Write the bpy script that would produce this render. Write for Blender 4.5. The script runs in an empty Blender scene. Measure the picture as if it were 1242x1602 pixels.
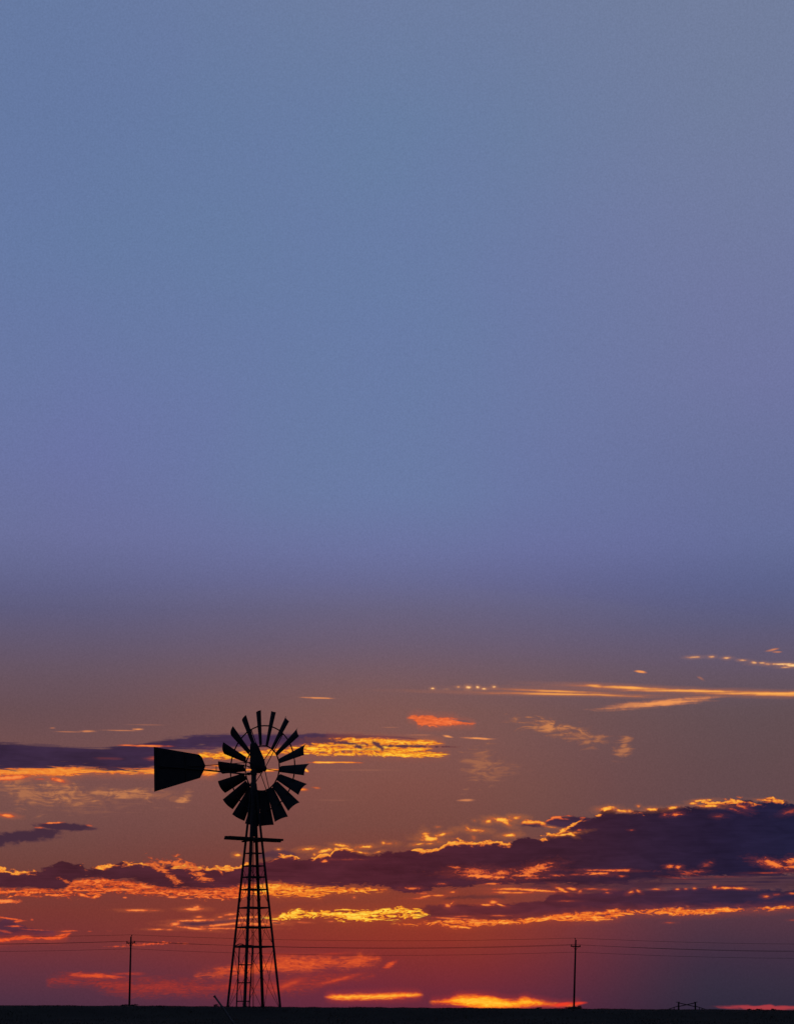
import bpy, bmesh, math, random
import numpy as np
from mathutils import Vector, Matrix

random.seed(11)
rng = np.random.default_rng(11)
scene = bpy.context.scene
COL = scene.collection

# ----------------------------------------------------------------------------
# camera
# ----------------------------------------------------------------------------
F = 3600.0            # focal length in photo pixels (photo is 1242 wide)
CX, HY = 621.0, 1581.0
CAMZ = 1.6
cam_d = bpy.data.cameras.new('camera')
cam_d.sensor_fit = 'HORIZONTAL'
cam_d.sensor_width = 36.0
cam_d.lens = 36.0 * F / 1242.0
cam_d.shift_y = (HY - 801.0) / 1242.0
cam_d.clip_start = 0.1
cam_d.clip_end = 30000
cam = bpy.data.objects.new('camera', cam_d)
COL.objects.link(cam)
cam.location = (0, 0, CAMZ)
cam.rotation_euler = (math.pi / 2, 0, 0)
scene.camera = cam

scene.view_settings.view_transform = 'Standard'
scene.view_settings.look = 'None'
scene.view_settings.exposure = 0.0
scene.view_settings.gamma = 1.0
scene.view_settings.use_curve_mapping = False


def at(px, py, d):
    return Vector(((px - CX) / F * d, d, CAMZ + (HY - py) / F * d))


def lin(c):
    out = []
    for v in c:
        v = v / 255.0
        out.append(v / 12.92 if v <= 0.04045 else ((v + 0.055) / 1.055) ** 2.4)
    return (out[0], out[1], out[2], 1.0)


# ----------------------------------------------------------------------------
# the sky: gradient and cloud banks as functions of azimuth and elevation
# ----------------------------------------------------------------------------
world = bpy.data.worlds.new('World')
scene.world = world
world.use_nodes = True
world.node_tree.nodes.clear()


def nn(t):
    return WT.nodes.new(t)


def plug(sock, v):
    if isinstance(v, S):
        WT.links.new(v.s, sock)
    else:
        sock.default_value = v


class S:
    def __init__(self, s):
        self.s = s

    def __add__(self, o): return m('ADD', self, o)
    def __radd__(self, o): return m('ADD', o, self)
    def __sub__(self, o): return m('SUBTRACT', self, o)
    def __rsub__(self, o): return m('SUBTRACT', o, self)
    def __mul__(self, o): return m('MULTIPLY', self, o)
    def __rmul__(self, o): return m('MULTIPLY', o, self)
    def __truediv__(self, o): return m('DIVIDE', self, o)


def m(op, a, b=0.0):
    n = nn('ShaderNodeMath')
    n.operation = op
    plug(n.inputs[0], a)
    plug(n.inputs[1], b)
    return S(n.outputs[0])


def mn(a, b): return m('MINIMUM', a, b)
def mx(a, b): return m('MAXIMUM', a, b)


def sstep(e0, e1, x, to0=0.0, to1=1.0):
    n = nn('ShaderNodeMapRange')
    n.interpolation_type = 'SMOOTHSTEP'
    plug(n.inputs[0], x)
    n.inputs[1].default_value = e0
    n.inputs[2].default_value = e1
    n.inputs[3].default_value = to0
    n.inputs[4].default_value = to1
    return S(n.outputs[0])


def comb(x, y, z=0.0):
    n = nn('ShaderNodeCombineXYZ')
    plug(n.inputs[0], x); plug(n.inputs[1], y); plug(n.inputs[2], z)
    return S(n.outputs[0])


def noise(sx, sy, detail=3, rough=0.55, dist=0.0, off=0.0):
    """noise centred on zero, stretched sx by sy"""
    v = comb(U * (1.0 / sx) + off, V * (1.0 / sy) + off * 1.7)
    n = nn('ShaderNodeTexNoise')
    n.noise_dimensions = '2D'
    WT.links.new(v.s, n.inputs['Vector'])
    n.inputs['Scale'].default_value = 1.0
    n.inputs['Detail'].default_value = detail
    n.inputs['Roughness'].default_value = rough
    n.inputs['Distortion'].default_value = dist
    return (S(n.outputs['Fac']) - 0.5) * 2.6


def ramp(x, stops, interp='LINEAR'):
    n = nn('ShaderNodeValToRGB')
    cr = n.color_ramp
    cr.interpolation = interp
    stops = sorted(stops, key=lambda s: s[0])
    while len(cr.elements) < len(stops):
        cr.elements.new(0.5)
    for e, (p, c) in zip(cr.elements, stops):
        e.position = p
    for e, (p, c) in zip(cr.elements, stops):
        e.position = p
        e.color = lin(c)
    plug(n.inputs[0], x)
    return S(n.outputs[0])


def mixc(f, a, b):
    n = nn('ShaderNodeMix')
    n.data_type = 'RGBA'
    n.clamp_factor = True
    plug(n.inputs[0], f)
    plug(n.inputs[6], a if isinstance(a, S) else lin(a))
    plug(n.inputs[7], b if isinstance(b, S) else lin(b))
    return S(n.outputs[2])


# everything the clear sky and the clouds share sits in one node group: direction in, colour and fields out
SKY_GROUP = bpy.data.node_groups.new('clear_sky', 'ShaderNodeTree')
SKY_GROUP.interface.new_socket('direction', in_out='INPUT', socket_type='NodeSocketVector')
WT = SKY_GROUP
gi = nn('NodeGroupInput')
nrm = nn('ShaderNodeVectorMath'); nrm.operation = 'NORMALIZE'
WT.links.new(gi.outputs[0], nrm.inputs[0])
DIR = nrm.outputs[0]
sep = nn('ShaderNodeSeparateXYZ')
WT.links.new(DIR, sep.inputs[0])
dx, dy, dz = S(sep.outputs[0]), S(sep.outputs[1]), S(sep.outputs[2])
AZ = m('ARCTAN2', dx, dy)                      # 0 = towards the sunset
EL = m('ARCSINE', mn(mx(dz, -0.999), 0.999))
U = AZ * F + CX                                # angles in 1/3600 rad
V = HY - EL * F


def conv(px, py):
    x = (px - CX) / F
    z = (HY - py) / F
    az = math.atan(x)
    el = math.atan(z / math.sqrt(1 + x * x))
    return CX + F * az, HY - F * el


def curve(pts):
    """a hand-laid edge: elevation as a function of azimuth"""
    q = [conv(*p) for p in pts]
    x0, x1 = q[0][0], q[-1][0]
    v0 = min(p[1] for p in q) - 1.0
    v1 = max(p[1] for p in q) + 1.0
    n = nn('ShaderNodeFloatCurve')
    mp = n.mapping
    mp.extend = 'HORIZONTAL'
    c = mp.curves[0]
    while len(c.points) < len(q):
        c.points.new(0.5, 0.5)
    for pt, (x, y) in zip(c.points, q):
        pt.location = ((x - x0) / (x1 - x0), (y - v0) / (v1 - v0))
        pt.handle_type = 'AUTO_CLAMPED'
    mp.update()
    t = m('MULTIPLY', U - x0, 1.0 / (x1 - x0))
    plug(n.inputs['Value'], t)
    return S(n.outputs[0]) * (v1 - v0) + v0


def gain(pts):
    """0..1 weight along the azimuth"""
    q = [(conv(p[0], 1400)[0], p[1]) for p in pts]
    x0, x1 = q[0][0], q[-1][0]
    n = nn('ShaderNodeFloatCurve')
    mp = n.mapping
    mp.extend = 'HORIZONTAL'
    c = mp.curves[0]
    while len(c.points) < len(q):
        c.points.new(0.5, 0.5)
    for pt, (x, y) in zip(c.points, q):
        pt.location = ((x - x0) / (x1 - x0), y)
        pt.handle_type = 'VECTOR'
    mp.update()
    plug(n.inputs['Value'], m('MULTIPLY', U - x0, 1.0 / (x1 - x0)))
    return S(n.outputs[0])


# --- clear sky gradient -------------------------------------------------------
EMAX = F * math.pi / 2


def col_ramp(stops):
    st = []
    for y, c in stops:
        v = conv(CX, y)[1]
        st.append(((HY - v) / EMAX, c))
    hi = stops[0][1]
    st.append((0.42, tuple(v * f for v, f in zip(hi, (0.88, 0.90, 0.93)))))
    st.append((0.62, tuple(v * f for v, f in zip(hi, (0.66, 0.72, 0.80)))))
    st.append((1.00, tuple(v * f for v, f in zip(hi, (0.50, 0.57, 0.68)))))
    return ramp(m('MULTIPLY', HY - V, 1.0 / EMAX), st)


skyL = col_ramp([(0, (102, 122, 162)), (200, (101, 121, 163)), (400, (102, 121, 165)), (600, (105, 119, 165)),
                 (720, (106, 116, 163)), (840, (106, 112, 155)), (900, (100, 104, 143)), (955, (93, 92, 126)),
                 (1010, (98, 87, 110)), (1060, (103, 83, 96)), (1120, (105, 78, 83)), (1180, (114, 78, 78)),
                 (1240, (121, 80, 76)), (1300, (116, 75, 71)), (1360, (113, 66, 60)), (1420, (123, 57, 50)),
                 (1470, (119, 52, 52)), (1510, (104, 50, 60)), (1550, (86, 49, 66)), (1581, (76, 47, 66))])
skyC = col_ramp([(0, (109, 125, 162)), (200, (104, 125, 164)), (500, (104, 124, 166)), (780, (106, 122, 165)),
                 (860, (107, 114, 159)), (905, (104, 106, 147)), (955, (104, 98, 127)), (1010, (108, 92, 111)),
                 (1060, (118, 89, 94)), (1105, (127, 87, 82)), (1170, (131, 85, 79)), (1230, (129, 80, 71)),
                 (1290, (122, 75, 66)), (1350, (126, 66, 54)), (1410, (138, 61, 45)), (1460, (146, 55, 40)),
                 (1490, (134, 49, 45)), (1530, (121, 44, 52)), (1560, (108, 42, 58)), (1581, (100, 40, 60))])
skyR = col_ramp([(0, (113, 126, 157)), (300, (113, 124, 160)), (600, (111, 118, 161)), (850, (102, 110, 154)),
                 (925, (92, 98, 138)), (980, (92, 91, 123)), (1010, (96, 88, 114)), (1060, (100, 84, 99)), (1120, (98, 78, 83)),
                 (1200, (98, 74, 78)), (1260, (98, 72, 76)), (1320, (98, 70, 74)), (1400, (96, 60, 68)),
                 (1440, (84, 53, 66)), (1500, (62, 46, 65)), (1550, (52, 45, 63)), (1581, (48, 41, 60))])
skyB = col_ramp([(0, (98, 118, 158)), (400, (96, 112, 155)), (850, (92, 98, 142)), (1100, (86, 80, 112)),
                 (1400, (64, 58, 82)), (1581, (44, 42, 60))])
low = sstep(1150, 1460, V)
wR1 = sstep(560, 1210, U)
wR2 = sstep(690, 1130, U)
wR = wR1 + (wR2 - wR1) * low
wL = sstep(640, 40, U)
sky = mixc(wL, skyC, skyL)
sky = mixc(wR, sky, skyR)
sky = mixc(sstep(0.30, 1.6, m('ABSOLUTE', AZ)), sky, skyB)
# thin uneven high haze: broad mottling plus a fine grain
nz = nn('ShaderNodeTexNoise'); nz.noise_dimensions = '3D'
WT.links.new(DIR, nz.inputs['Vector'])
nz.inputs['Scale'].default_value = 9.0; nz.inputs['Detail'].default_value = 4
ng = nn('ShaderNodeTexNoise'); ng.noise_dimensions = '3D'
WT.links.new(DIR, ng.inputs['Vector'])
ng.inputs['Scale'].default_value = 1500.0; ng.inputs['Detail'].default_value = 1
mott = (S(nz.outputs['Fac']) - 0.5) * 0.08
hs = nn('ShaderNodeHueSaturation')
plug(hs.inputs['Value'], mott + (S(ng.outputs['Fac']) - 0.5) * 0.25 + 1.0)
plug(hs.inputs['Hue'], (S(nz.outputs['Fac']) - 0.5) * 0.025 + 0.5)
plug(hs.inputs['Color'], sky)
sky = S(hs.outputs[0])

# --- shared turbulence --------------------------------------------------------
nF = noise(6, 3.6, 3, 0.6)                  # fine fluff
nA = noise(15, 8, 3, 0.5, 0.5, 3.1)
nB = noise(38, 14, 4, 0.52, 0.7, 7.7)        # medium billow
nC = noise(120, 30, 3, 0.55, 0.0, 1.3)
nS = noise(70, 4.5, 4, 0.55, 0.8, 9.2)      # long filaments
nT = noise(24, 6.5, 5, 0.62, 1.6, 5.4)      # torn texture
nW = noise(46, 16, 5, 0.6, 1.2, 12.6)       # cirrus


BASE = {'U': U, 'V': V, 'nF': nF, 'nA': nA, 'nB': nB, 'nC': nC, 'nS': nS, 'nT': nT, 'nW': nW}
go = nn('NodeGroupOutput')
SKY_GROUP.interface.new_socket('sky', in_out='OUTPUT', socket_type='NodeSocketColor')
WT.links.new(sky.s, go.inputs[0])
for i, key in enumerate(BASE):
    SKY_GROUP.interface.new_socket(key, in_out='OUTPUT', socket_type='NodeSocketFloat')
    WT.links.new(BASE[key].s, go.inputs[i + 1])
LAYERS = []


def layer(fn):
    """cloud layers are only noted down here; the sky is assembled region by region below"""
    def run(*a, **k):
        LAYERS.append((fn, a, k))
    return run


def over(f, c):
    global sky
    sky = mixc(f, sky, c)


def ellipse(cx, cy, a, b, rot=0.0):
    u, v = conv(cx, cy)
    n = nn('ShaderNodeMapping')
    n.vector_type = 'TEXTURE'
    WT.links.new(P.s, n.inputs['Vector'])
    n.inputs['Location'].default_value = (u, v, 0)
    n.inputs['Rotation'].default_value = (0, 0, math.radians(rot))
    n.inputs['Scale'].default_value = (a, b, 1)
    l = nn('ShaderNodeVectorMath'); l.operation = 'LENGTH'
    WT.links.new(n.outputs[0], l.inputs[0])
    return S(l.outputs['Value'])


def puffs_fn(items, jit, pal, soft=0.55, alpha_hi=0.45, halo=0.0):
    """small clouds (cx, cy, half width, half height, tilt, strength) in one palette"""
    tot = hal = None
    jit = eval(jit)
    for it in items:
        cx, cy, a, b = it[:4]
        rot = it[4] if len(it) > 4 else 0.0
        st = it[5] if len(it) > 5 else 1.0
        q = ellipse(cx, cy, a, b, rot) + jit
        w = sstep(1.15, 0.95 - soft, q, 0.0, st)
        if halo:
            h = sstep(2.3, 0.5, q, 0.0, st * halo)
            hal = h if hal is None else mx(hal, h)
        tot = w if tot is None else mx(tot, w)
    if halo:
        over(hal, pal[len(pal) // 2][1])
    over(mn(tot * (1.0 / alpha_hi), 1.0) if alpha_hi < 1 else tot, ramp(tot, pal))


GOLD = [(0.0, (150, 70, 52)), (0.3, (205, 92, 46)), (0.6, (240, 132, 48)), (1.0, (254, 188, 72))]
ORANGE = [(0.0, (140, 62, 52)), (0.4, (204, 84, 48)), (0.75, (236, 114, 56)), (1.0, (246, 140, 68))]
RED = [(0.0, (130, 44, 48)), (0.5, (178, 56, 44)), (1.0, (226, 84, 42))]
PALE = [(0.0, (128, 84, 78)), (0.5, (162, 100, 74)), (1.0, (202, 128, 80))]


def ends(pts):
    u0, u1 = conv(*pts[0])[0], conv(*pts[-1])[0]
    return sstep(u0 - 1, u0 + 9, U) * sstep(u1 + 1, u1 - 9, U)


def bank_fn(top, bot, colours, ampT, ampB, soft=1.6, opacity=1.0, rimT=None, rimB=None, streak=0.0):
    """a dark cloud between two hand-laid edges roughened by turbulence.
    rimT / rimB: (width, weight along azimuth, palette)"""
    t, b = curve(top), curve(bot)
    st = V - t + nA * ampT + nB * (ampT * 1.1) + nF * (ampT * 0.35) + nS * (streak * 0.5)
    sb = b - V + nT * ampB + nB * ampB + nS * streak
    d = mn(st, sb)
    al = sstep(-soft * 1.3, soft * 1.5, d) * ends(top)
    x0, x1 = conv(colours[0][0], 1400)[0], conv(colours[-1][0], 1400)[0]
    cs = [((conv(x, 1400)[0] - x0) / (x1 - x0), c) for x, c in colours]
    c = ramp(m('MULTIPLY', U - x0, 1.0 / (x1 - x0)), cs)
    hs = nn('ShaderNodeHueSaturation')
    plug(hs.inputs['Value'], nB * 0.16 + nC * 0.26 + nS * 0.14 + 0.98)
    plug(hs.inputs['Color'], c)
    over(al * opacity, S(hs.outputs[0]))
    if rimT:
        w, g, pal = rimT
        rg = sstep(-3.5, 1.2, st) * sstep(w * 1.5, 0.0, st) * sstep(-soft, soft, sb)
        patch = sstep(-0.10, 0.16, nB * 0.6 + nC * 1.0 + gain(g) * 0.7 - 0.35)
        r = rg * patch * ends(top)
        over(sstep(0.0, 0.8, r), ramp(r * 0.9 + nF * 0.25 - 0.04, pal))
    if rimB:
        w, g, pal = rimB
        rg = sstep(-2.2, 0.2, sb) * sstep(w, w * 0.2, sb) * sstep(-soft, soft, st)
        patch = sstep(-0.10, 0.16, nB * 0.6 + nC * 1.0 + gain(g) * 0.7 - 0.35)
        r = rg * patch * ends(top)
        over(sstep(0.0, 0.8, r), ramp(r * 0.9 + nF * 0.25 - 0.04, pal))


def glow_fn(top, bot, pal, amp, bias=0.0, tex=1.0, opacity=1.0, soft=2.0, edge=5.0):
    """a lit, torn cloud layer: bright where thin, filaments let the dark through"""
    t, b = curve(top), curve(bot)
    d = mn(V - t + nA * amp + nB * amp, b - V + nT * amp + nB * amp * 0.6)
    body = sstep(-soft, soft, d) * ends(top)
    inner = sstep(-soft, edge, d)
    tx = (nT * 0.75 + nS * 0.5 + nF * 0.25) * tex + inner * 0.42 + (0.06 + bias)
    over(sstep(-12, 4, d) * ends(top) * (0.22 * opacity), pal[len(pal) // 3][1])
    over(body * sstep(-0.04, 0.34, tx) * opacity, ramp(tx, pal))


puffs, bank, glow = layer(puffs_fn), layer(bank_fn), layer(glow_fn)

# --- pale high cirrus and thin streaks -------------------------------------------
puffs([(40, 1238, 62, 26, 25, .75), (98, 1241, 70, 20, 8, .9), (182, 1241, 84, 13, 3, .9), (250, 1245, 50, 10, 0, .5),
       (291, 1249, 19, 11, -40, .95), (130, 1252, 110, 24, 0, .4), (862, 1140, 66, 15, 12, 1), (908, 1153, 36, 11, 18, .75),
       (936, 1158, 24, 10, -30, .75), (976, 1168, 15, 22, 35, .8), (755, 1198, 40, 34, 35, .65), (780, 1209, 44, 14, -12, .5), (835, 1130, 40, 8, 10, .3)],
      'nW * 1.0 + nS * 0.5 + nA * 0.3', PALE, soft=1.0, alpha_hi=1.0)
puffs([(1035, 1100, 112, 7.0, -5, .9), (990, 1103, 50, 7, -4, .7), (190, 1143, 38, 1.6, 0, .6), (138, 1144, 16, 2.4, 0, .7),
       (105, 1145, 26, 1.6, 0, .5), (82, 1139, 6, 1.5, 0, .5), (216, 1141, 12, 2.2, 0, .9), (230, 1134, 40, 1.4, 0, .3),
       (498, 1092, 36, 1.9, 1, .9), (610, 1138, 20, 1.3, 0, .35), (660, 1150, 30, 2, 0, .4), (570, 1205, 80, 2, 0, .22),
       (730, 1252, 17, 3, 0, .7), (1002, 1051, 11, 2.4, 8, .95), (1096, 1061, 9, 3, 30, .4), (520, 1252, 40, 2, 0, .2),
       (700, 1152, 12, 2.6, 8, 1.0), (745, 1155, 32, 2.2, 3, 1.0), (1210, 1016, 14, 2.6, -8, .75), (1216, 1020, 9, 2, 0, .6)],
      'nS * 0.35 + nA * 0.18', [(0, (140, 92, 84)), (.5, (206, 124, 82)), (1, (244, 156, 88))], soft=0.8, alpha_hi=0.9)
# thin bright streaks on the right
puffs([(985, 1076, 95, 3.6, 3, 1), (1090, 1081, 170, 3.3, 2, .95), (1215, 1085.5, 150, 4.4, 2, 1), (932, 1073.5, 22, 3.6, 5, .9),
       (862, 1081, 90, 2.6, 2.5, .85), (880, 1086, 150, 2.6, 1.5, .85), (955, 1088, 74, 2.5, 3, .7), (825, 1085, 60, 2.4, 3, .6)],
      'nS * 0.30 + nA * 0.12', [(0, (150, 90, 74)), (.4, (218, 124, 66)), (1, (252, 172, 84))], soft=0.95, alpha_hi=0.95, halo=.2)
puffs([(677, 1077, 4.5, 2, 0, 1), (717, 1075, 4, 2.6, 0, .6), (733.5, 1075.5, 6, 3.3, 0, 1), (747, 1075, 4, 3, 0, 1),
       (757, 1077.5, 5, 2, 0, 1), (773, 1074.5, 4, 2.4, 0, .8), (698, 1078, 8, 1.5, 0, .3),
       (1086, 1028, 13, 2.2, 0, .75), (1113, 1027.5, 6, 2.4, 0, .8), (1137, 1029.5, 8, 2.4, 0, .8), (1162, 1033, 9, 2, 3, .75),
       (1180, 1036.5, 7, 2.4, 10, .8), (1192, 1037, 7, 2, 0, .7), (1222, 1039, 30, 2.4, 2, 1), (1240, 1041, 20, 3, 0, 1),
       (1230, 1044, 12, 1.6, 0, .7)],
      'nA * 0.35 + nF * 0.2', [(0, (150, 104, 92)), (.45, (230, 150, 92)), (1, (255, 204, 136))], soft=0.95, alpha_hi=0.95, halo=.15)

# --- low red wisps near the horizon -----------------------------------------------
glow([(70, 1536), (130, 1527), (200, 1533), (260, 1533), (330, 1536), (420, 1533), (470, 1530), (560, 1522), (590, 1526)],
     [(70, 1537), (130, 1540), (200, 1556), (280, 1556), (360, 1556), (420, 1556), (470, 1552), (540, 1536), (590, 1527)],
     [(0, (112, 46, 56)), (.4, (140, 48, 48)), (.8, (172, 54, 44)), (1, (188, 60, 44))], 5, bias=0.06, tex=0.6, opacity=.85, soft=9, edge=14)
puffs([(150, 1527, 58, 6, 3, .95), (118, 1526, 20, 5, 8, .75), (200, 1524, 34, 4, 0, .6)], 'nT * 0.5 + nA * 0.2', RED, soft=0.9, alpha_hi=0.9)
glow([(300, 1526), (340, 1516), (400, 1506), (430, 1500), (470, 1497), (520, 1498), (560, 1496), (585, 1496), (600, 1501)],
     [(300, 1528), (340, 1527), (400, 1524), (430, 1520), (470, 1520), (520, 1513), (560, 1512), (585, 1507), (600, 1502)],
     [(0, (146, 50, 46)), (.35, (196, 70, 42)), (.7, (222, 86, 42)), (1, (238, 104, 50))], 5, bias=0.08, tex=0.65, opacity=.92, soft=7, edge=11)
puffs([(610, 1510, 17, 6, -28, .85), (612, 1508, 9, 4, 0, .9), (530, 1533, 46, 5, -14, .75), (450, 1541, 44, 8, -22, .7), (430, 1494, 60, 4, 0, .4),
       (520, 1493, 40, 4, -4, .5)],
      'nT * 0.5 + nA * 0.2', [(0, (140, 48, 48)), (.5, (184, 58, 42)), (1, (226, 84, 42))], soft=0.9, alpha_hi=0.9)
# the hottest clouds right on the horizon
glow([(505, 1559), (540, 1556), (580, 1555.5), (620, 1554), (640, 1553.5), (664, 1557)],
     [(505, 1560), (540, 1565), (580, 1564), (620, 1563), (640, 1561), (664, 1558)],
     [(0, (170, 46, 44)), (.25, (226, 66, 36)), (.45, (246, 118, 38)), (.65, (254, 176, 52)), (.85, (255, 208, 88))], 1.4, bias=0.19, tex=0.2, soft=3.0, edge=6)
glow([(670, 1567), (700, 1564), (716, 1558), (740, 1557), (770, 1559), (790, 1564), (806, 1565), (820, 1560.5), (832, 1563), (850, 1567), (880, 1571), (912, 1569)],
     [(670, 1569), (700, 1571), (725, 1575), (745, 1578), (775, 1579), (800, 1578), (825, 1576), (850, 1574), (880, 1575), (912, 1571)],
     [(0, (180, 44, 42)), (.22, (230, 62, 34)), (.42, (248, 114, 32)), (.60, (255, 172, 36)), (.82, (255, 214, 66))], 1.6, bias=0.20, tex=0.22, soft=3.2, edge=9)
puffs([(878, 1572, 34, 4, -4, 1), (905, 1570, 16, 3, -4, .8)], 'nA * 0.3', [(0, (170, 46, 48)), (1, (234, 62, 40))], soft=.8, alpha_hi=.8)
puffs([(1195, 1577, 72, 5, 0, 1), (1265, 1577, 60, 5, 0, .9)], 'nB * .5', [(0, (100, 48, 62)), (.6, (152, 54, 64)), (1, (168, 58, 66))], soft=.7, alpha_hi=.8)

# --- upper left bank and the golden cloud beside the wheel ---------------------------
glow([(-90, 1210), (0, 1203), (60, 1200), (150, 1200), (240, 1202), (320, 1203), (345, 1204)],
     [(-90, 1213), (0, 1213), (30, 1213), (85, 1214), (150, 1210), (240, 1211), (320, 1213), (345, 1208)],
     [(0, (200, 90, 50)), (.35, (226, 112, 46)), (.7, (244, 146, 56)), (1, (252, 168, 70))], 2.6, bias=0.14, tex=.5, soft=1.5, edge=4)
puffs([(15, 1217, 34, 4.5, -6, 1), (92, 1221, 12, 4, 12, .9), (10, 1276, 16, 3.2, 5, 1), (62, 1219, 12, 2, 0, .4)], 'nA * 0.4 + nF * 0.2', ORANGE, soft=.8, alpha_hi=.55, halo=.2)
bank([(-160, 1166), (0, 1163), (60, 1166), (110, 1169), (150, 1172), (180, 1168), (215, 1166), (240, 1160), (290, 1153), (310, 1150), (400, 1148), (470, 1148),
      (560, 1149), (610, 1152), (660, 1158)],
     [(-160, 1204), (0, 1203), (60, 1203), (100, 1200), (170, 1204), (225, 1203), (248, 1190), (262, 1174), (300, 1171), (340, 1170), (400, 1170), (440, 1170),
      (500, 1168), (540, 1164), (575, 1157), (610, 1154), (660, 1159)],
     [(0, (55, 38, 64)), (240, (58, 40, 66)), (420, (66, 44, 74)), (660, (86, 56, 72))], 1.0, 2.5, soft=2.2, opacity=.97, streak=9)
puffs([(232, 1167, 46, 2.4, 0, .95), (200, 1166, 18, 2, 0, .8), (240, 1187, 20, 5, 0, .45), (168, 1187, 26, 3, 0, .18)], 'nS * 0.45 + nA * 0.2', ORANGE, soft=.9, alpha_hi=.9)
glow([(250, 1182), (300, 1179), (335, 1177), (400, 1173), (450, 1168), (500, 1163), (560, 1159), (640, 1165), (690, 1176), (706, 1180)],
     [(250, 1185), (300, 1186), (335, 1188), (400, 1188), (450, 1180), (500, 1182), (560, 1182), (640, 1185), (690, 1183), (706, 1181)],
     [(0, (96, 54, 64)), (.2, (170, 82, 52)), (.42, (232, 124, 40)), (.65, (250, 166, 42)), (1, (255, 206, 66))], 3.2, bias=0.10, tex=.95, soft=2.4, edge=5.5)
glow([(505, 1156), (540, 1153), (580, 1155), (620, 1157), (660, 1158), (699, 1163)],
     [(505, 1157), (540, 1159), (580, 1165), (620, 1166), (660, 1166), (699, 1164)],
     [(0, (120, 60, 58)), (.25, (206, 100, 46)), (.5, (244, 144, 40)), (.8, (255, 190, 60)), (1, (255, 206, 80))], 2.0, bias=0.14, tex=.7, soft=2.0, edge=4.0)
puffs([(562, 1168, 9, 4.5, 10, .95), (592, 1167, 15, 5, 35, .95), (535, 1162, 60, 2.6, 5, .85), (640, 1167.5, 80, 2.4, 1, .9), (500, 1158, 40, 5, 3, .8), (580, 1172, 30, 1.6, 0, .5)], 'nA * 0.5 + nF * 0.3',
      [(0, (120, 66, 60)), (1, (92, 54, 66))], soft=.7, alpha_hi=.8)
puffs([(510, 1193, 36, 2.2, 0, 1), (540, 1193, 34, 1.8, 1, .8), (478, 1205, 7, 2.6, 35, .9), (345, 1198, 26, 2.5, 0, .5), (372, 1205, 30, 3, 0, .9),
       (410, 1205, 40, 2.8, 0, .95), (470, 1235, 22, 3, 5, .6), (495, 1233, 9, 2.5, 5, .4)], 'nS * 0.3 + nA * 0.25', GOLD, soft=.8, alpha_hi=.55)
# red-orange arrow of cloud right of the wheel
glow([(634, 1123), (655, 1119.5), (690, 1120.5), (712, 1124), (728, 1130), (746, 1132)],
     [(634, 1124), (650, 1128), (656, 1136), (690, 1136), (712, 1134), (728, 1134), (746, 1133)],
     [(0, (150, 78, 68)), (.3, (206, 92, 54)), (.7, (238, 108, 58)), (1, (250, 134, 76))], 2.6, bias=0.12, tex=.7, soft=1.6, edge=4)
puffs([(722, 1127.5, 22, 2.0, 8, .9)], 'nF * 0.3', [(0, (122, 84, 84)), (1, (118, 82, 84))], soft=.8, alpha_hi=.8)

# --- small dark clouds, left ---------------------------------------------------------
puffs([(36, 1309, 64, 11, -3, 1), (-20, 1313, 64, 13, 0, 1), (70, 1303, 32, 8, 0, 1), (100, 1293.5, 50, 7.0, 3, 1), (130, 1296, 28, 4, 3, .8)],
      'nA * 0.3 + nB * 0.2', [(0, (96, 60, 66)), (1, (70, 44, 60))], soft=.45, alpha_hi=.9)
puffs([(82, 1287.5, 20, 2.0, -3, 1), (62, 1295, 10, 1.8, 0, .6), (140, 1292, 7, 1.8, 10, .5)], 'nA * 0.4 + nF * 0.25', ORANGE, soft=.9, alpha_hi=.8)

# --- layer of fire under the left bank -----------------------------------------------
FIRE = [(0.0, (100, 42, 46)), (.22, (144, 54, 42)), (.45, (198, 74, 38)), (.75, (232, 100, 44)), (1, (248, 130, 58))]
FIREC = [(0.0, (120, 48, 42)), (.2, (190, 78, 38)), (.45, (236, 116, 38)), (.75, (250, 150, 48)), (1, (255, 186, 66))]
glow([(-120, 1388), (0, 1386), (80, 1386), (110, 1378), (160, 1372), (220, 1380), (280, 1386), (340, 1384), (400, 1378), (430, 1380)],
     [(-120, 1402), (0, 1402), (60, 1402), (110, 1404), (150, 1405), (163, 1396), (220, 1400), (260, 1402), (300, 1404), (340, 1407), (400, 1402), (430, 1402)],
     FIRE, 6.5, bias=0.07, tex=1.25, soft=2.2, edge=6)
puffs([(8, 1410, 26, 4.2, 0, 1), (-30, 1410, 40, 4, 0, 1), (195, 1404.5, 5, 2, 0, .7), (268, 1404, 12, 2, 0, .8), (295, 1406, 12, 1.5, 0, .6)],
      'nA * 0.45 + nF * 0.25', ORANGE, soft=.7, alpha_hi=.55)
glow([(395, 1384), (430, 1381), (470, 1384), (500, 1388), (540, 1388), (580, 1389), (612, 1393)],
     [(395, 1403), (430, 1404), (470, 1404), (495, 1405), (510, 1400), (540, 1397), (580, 1396), (612, 1394.5)],
     FIREC, 4.5, bias=0.07, tex=1.15, soft=2.0, edge=5)

# --- main bank ---------------------------------------------------------------------
DARK = [(-200, (70, 36, 50)), (0, (76, 36, 48)), (200, (76, 36, 47)), (420, (86, 37, 48)), (600, (82, 35, 47)), (760, (70, 33, 47)),
        (900, (62, 33, 50)), (1020, (48, 31, 53)), (1150, (38, 30, 57)), (1242, (33, 30, 58)), (1500, (32, 30, 55))]
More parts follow.
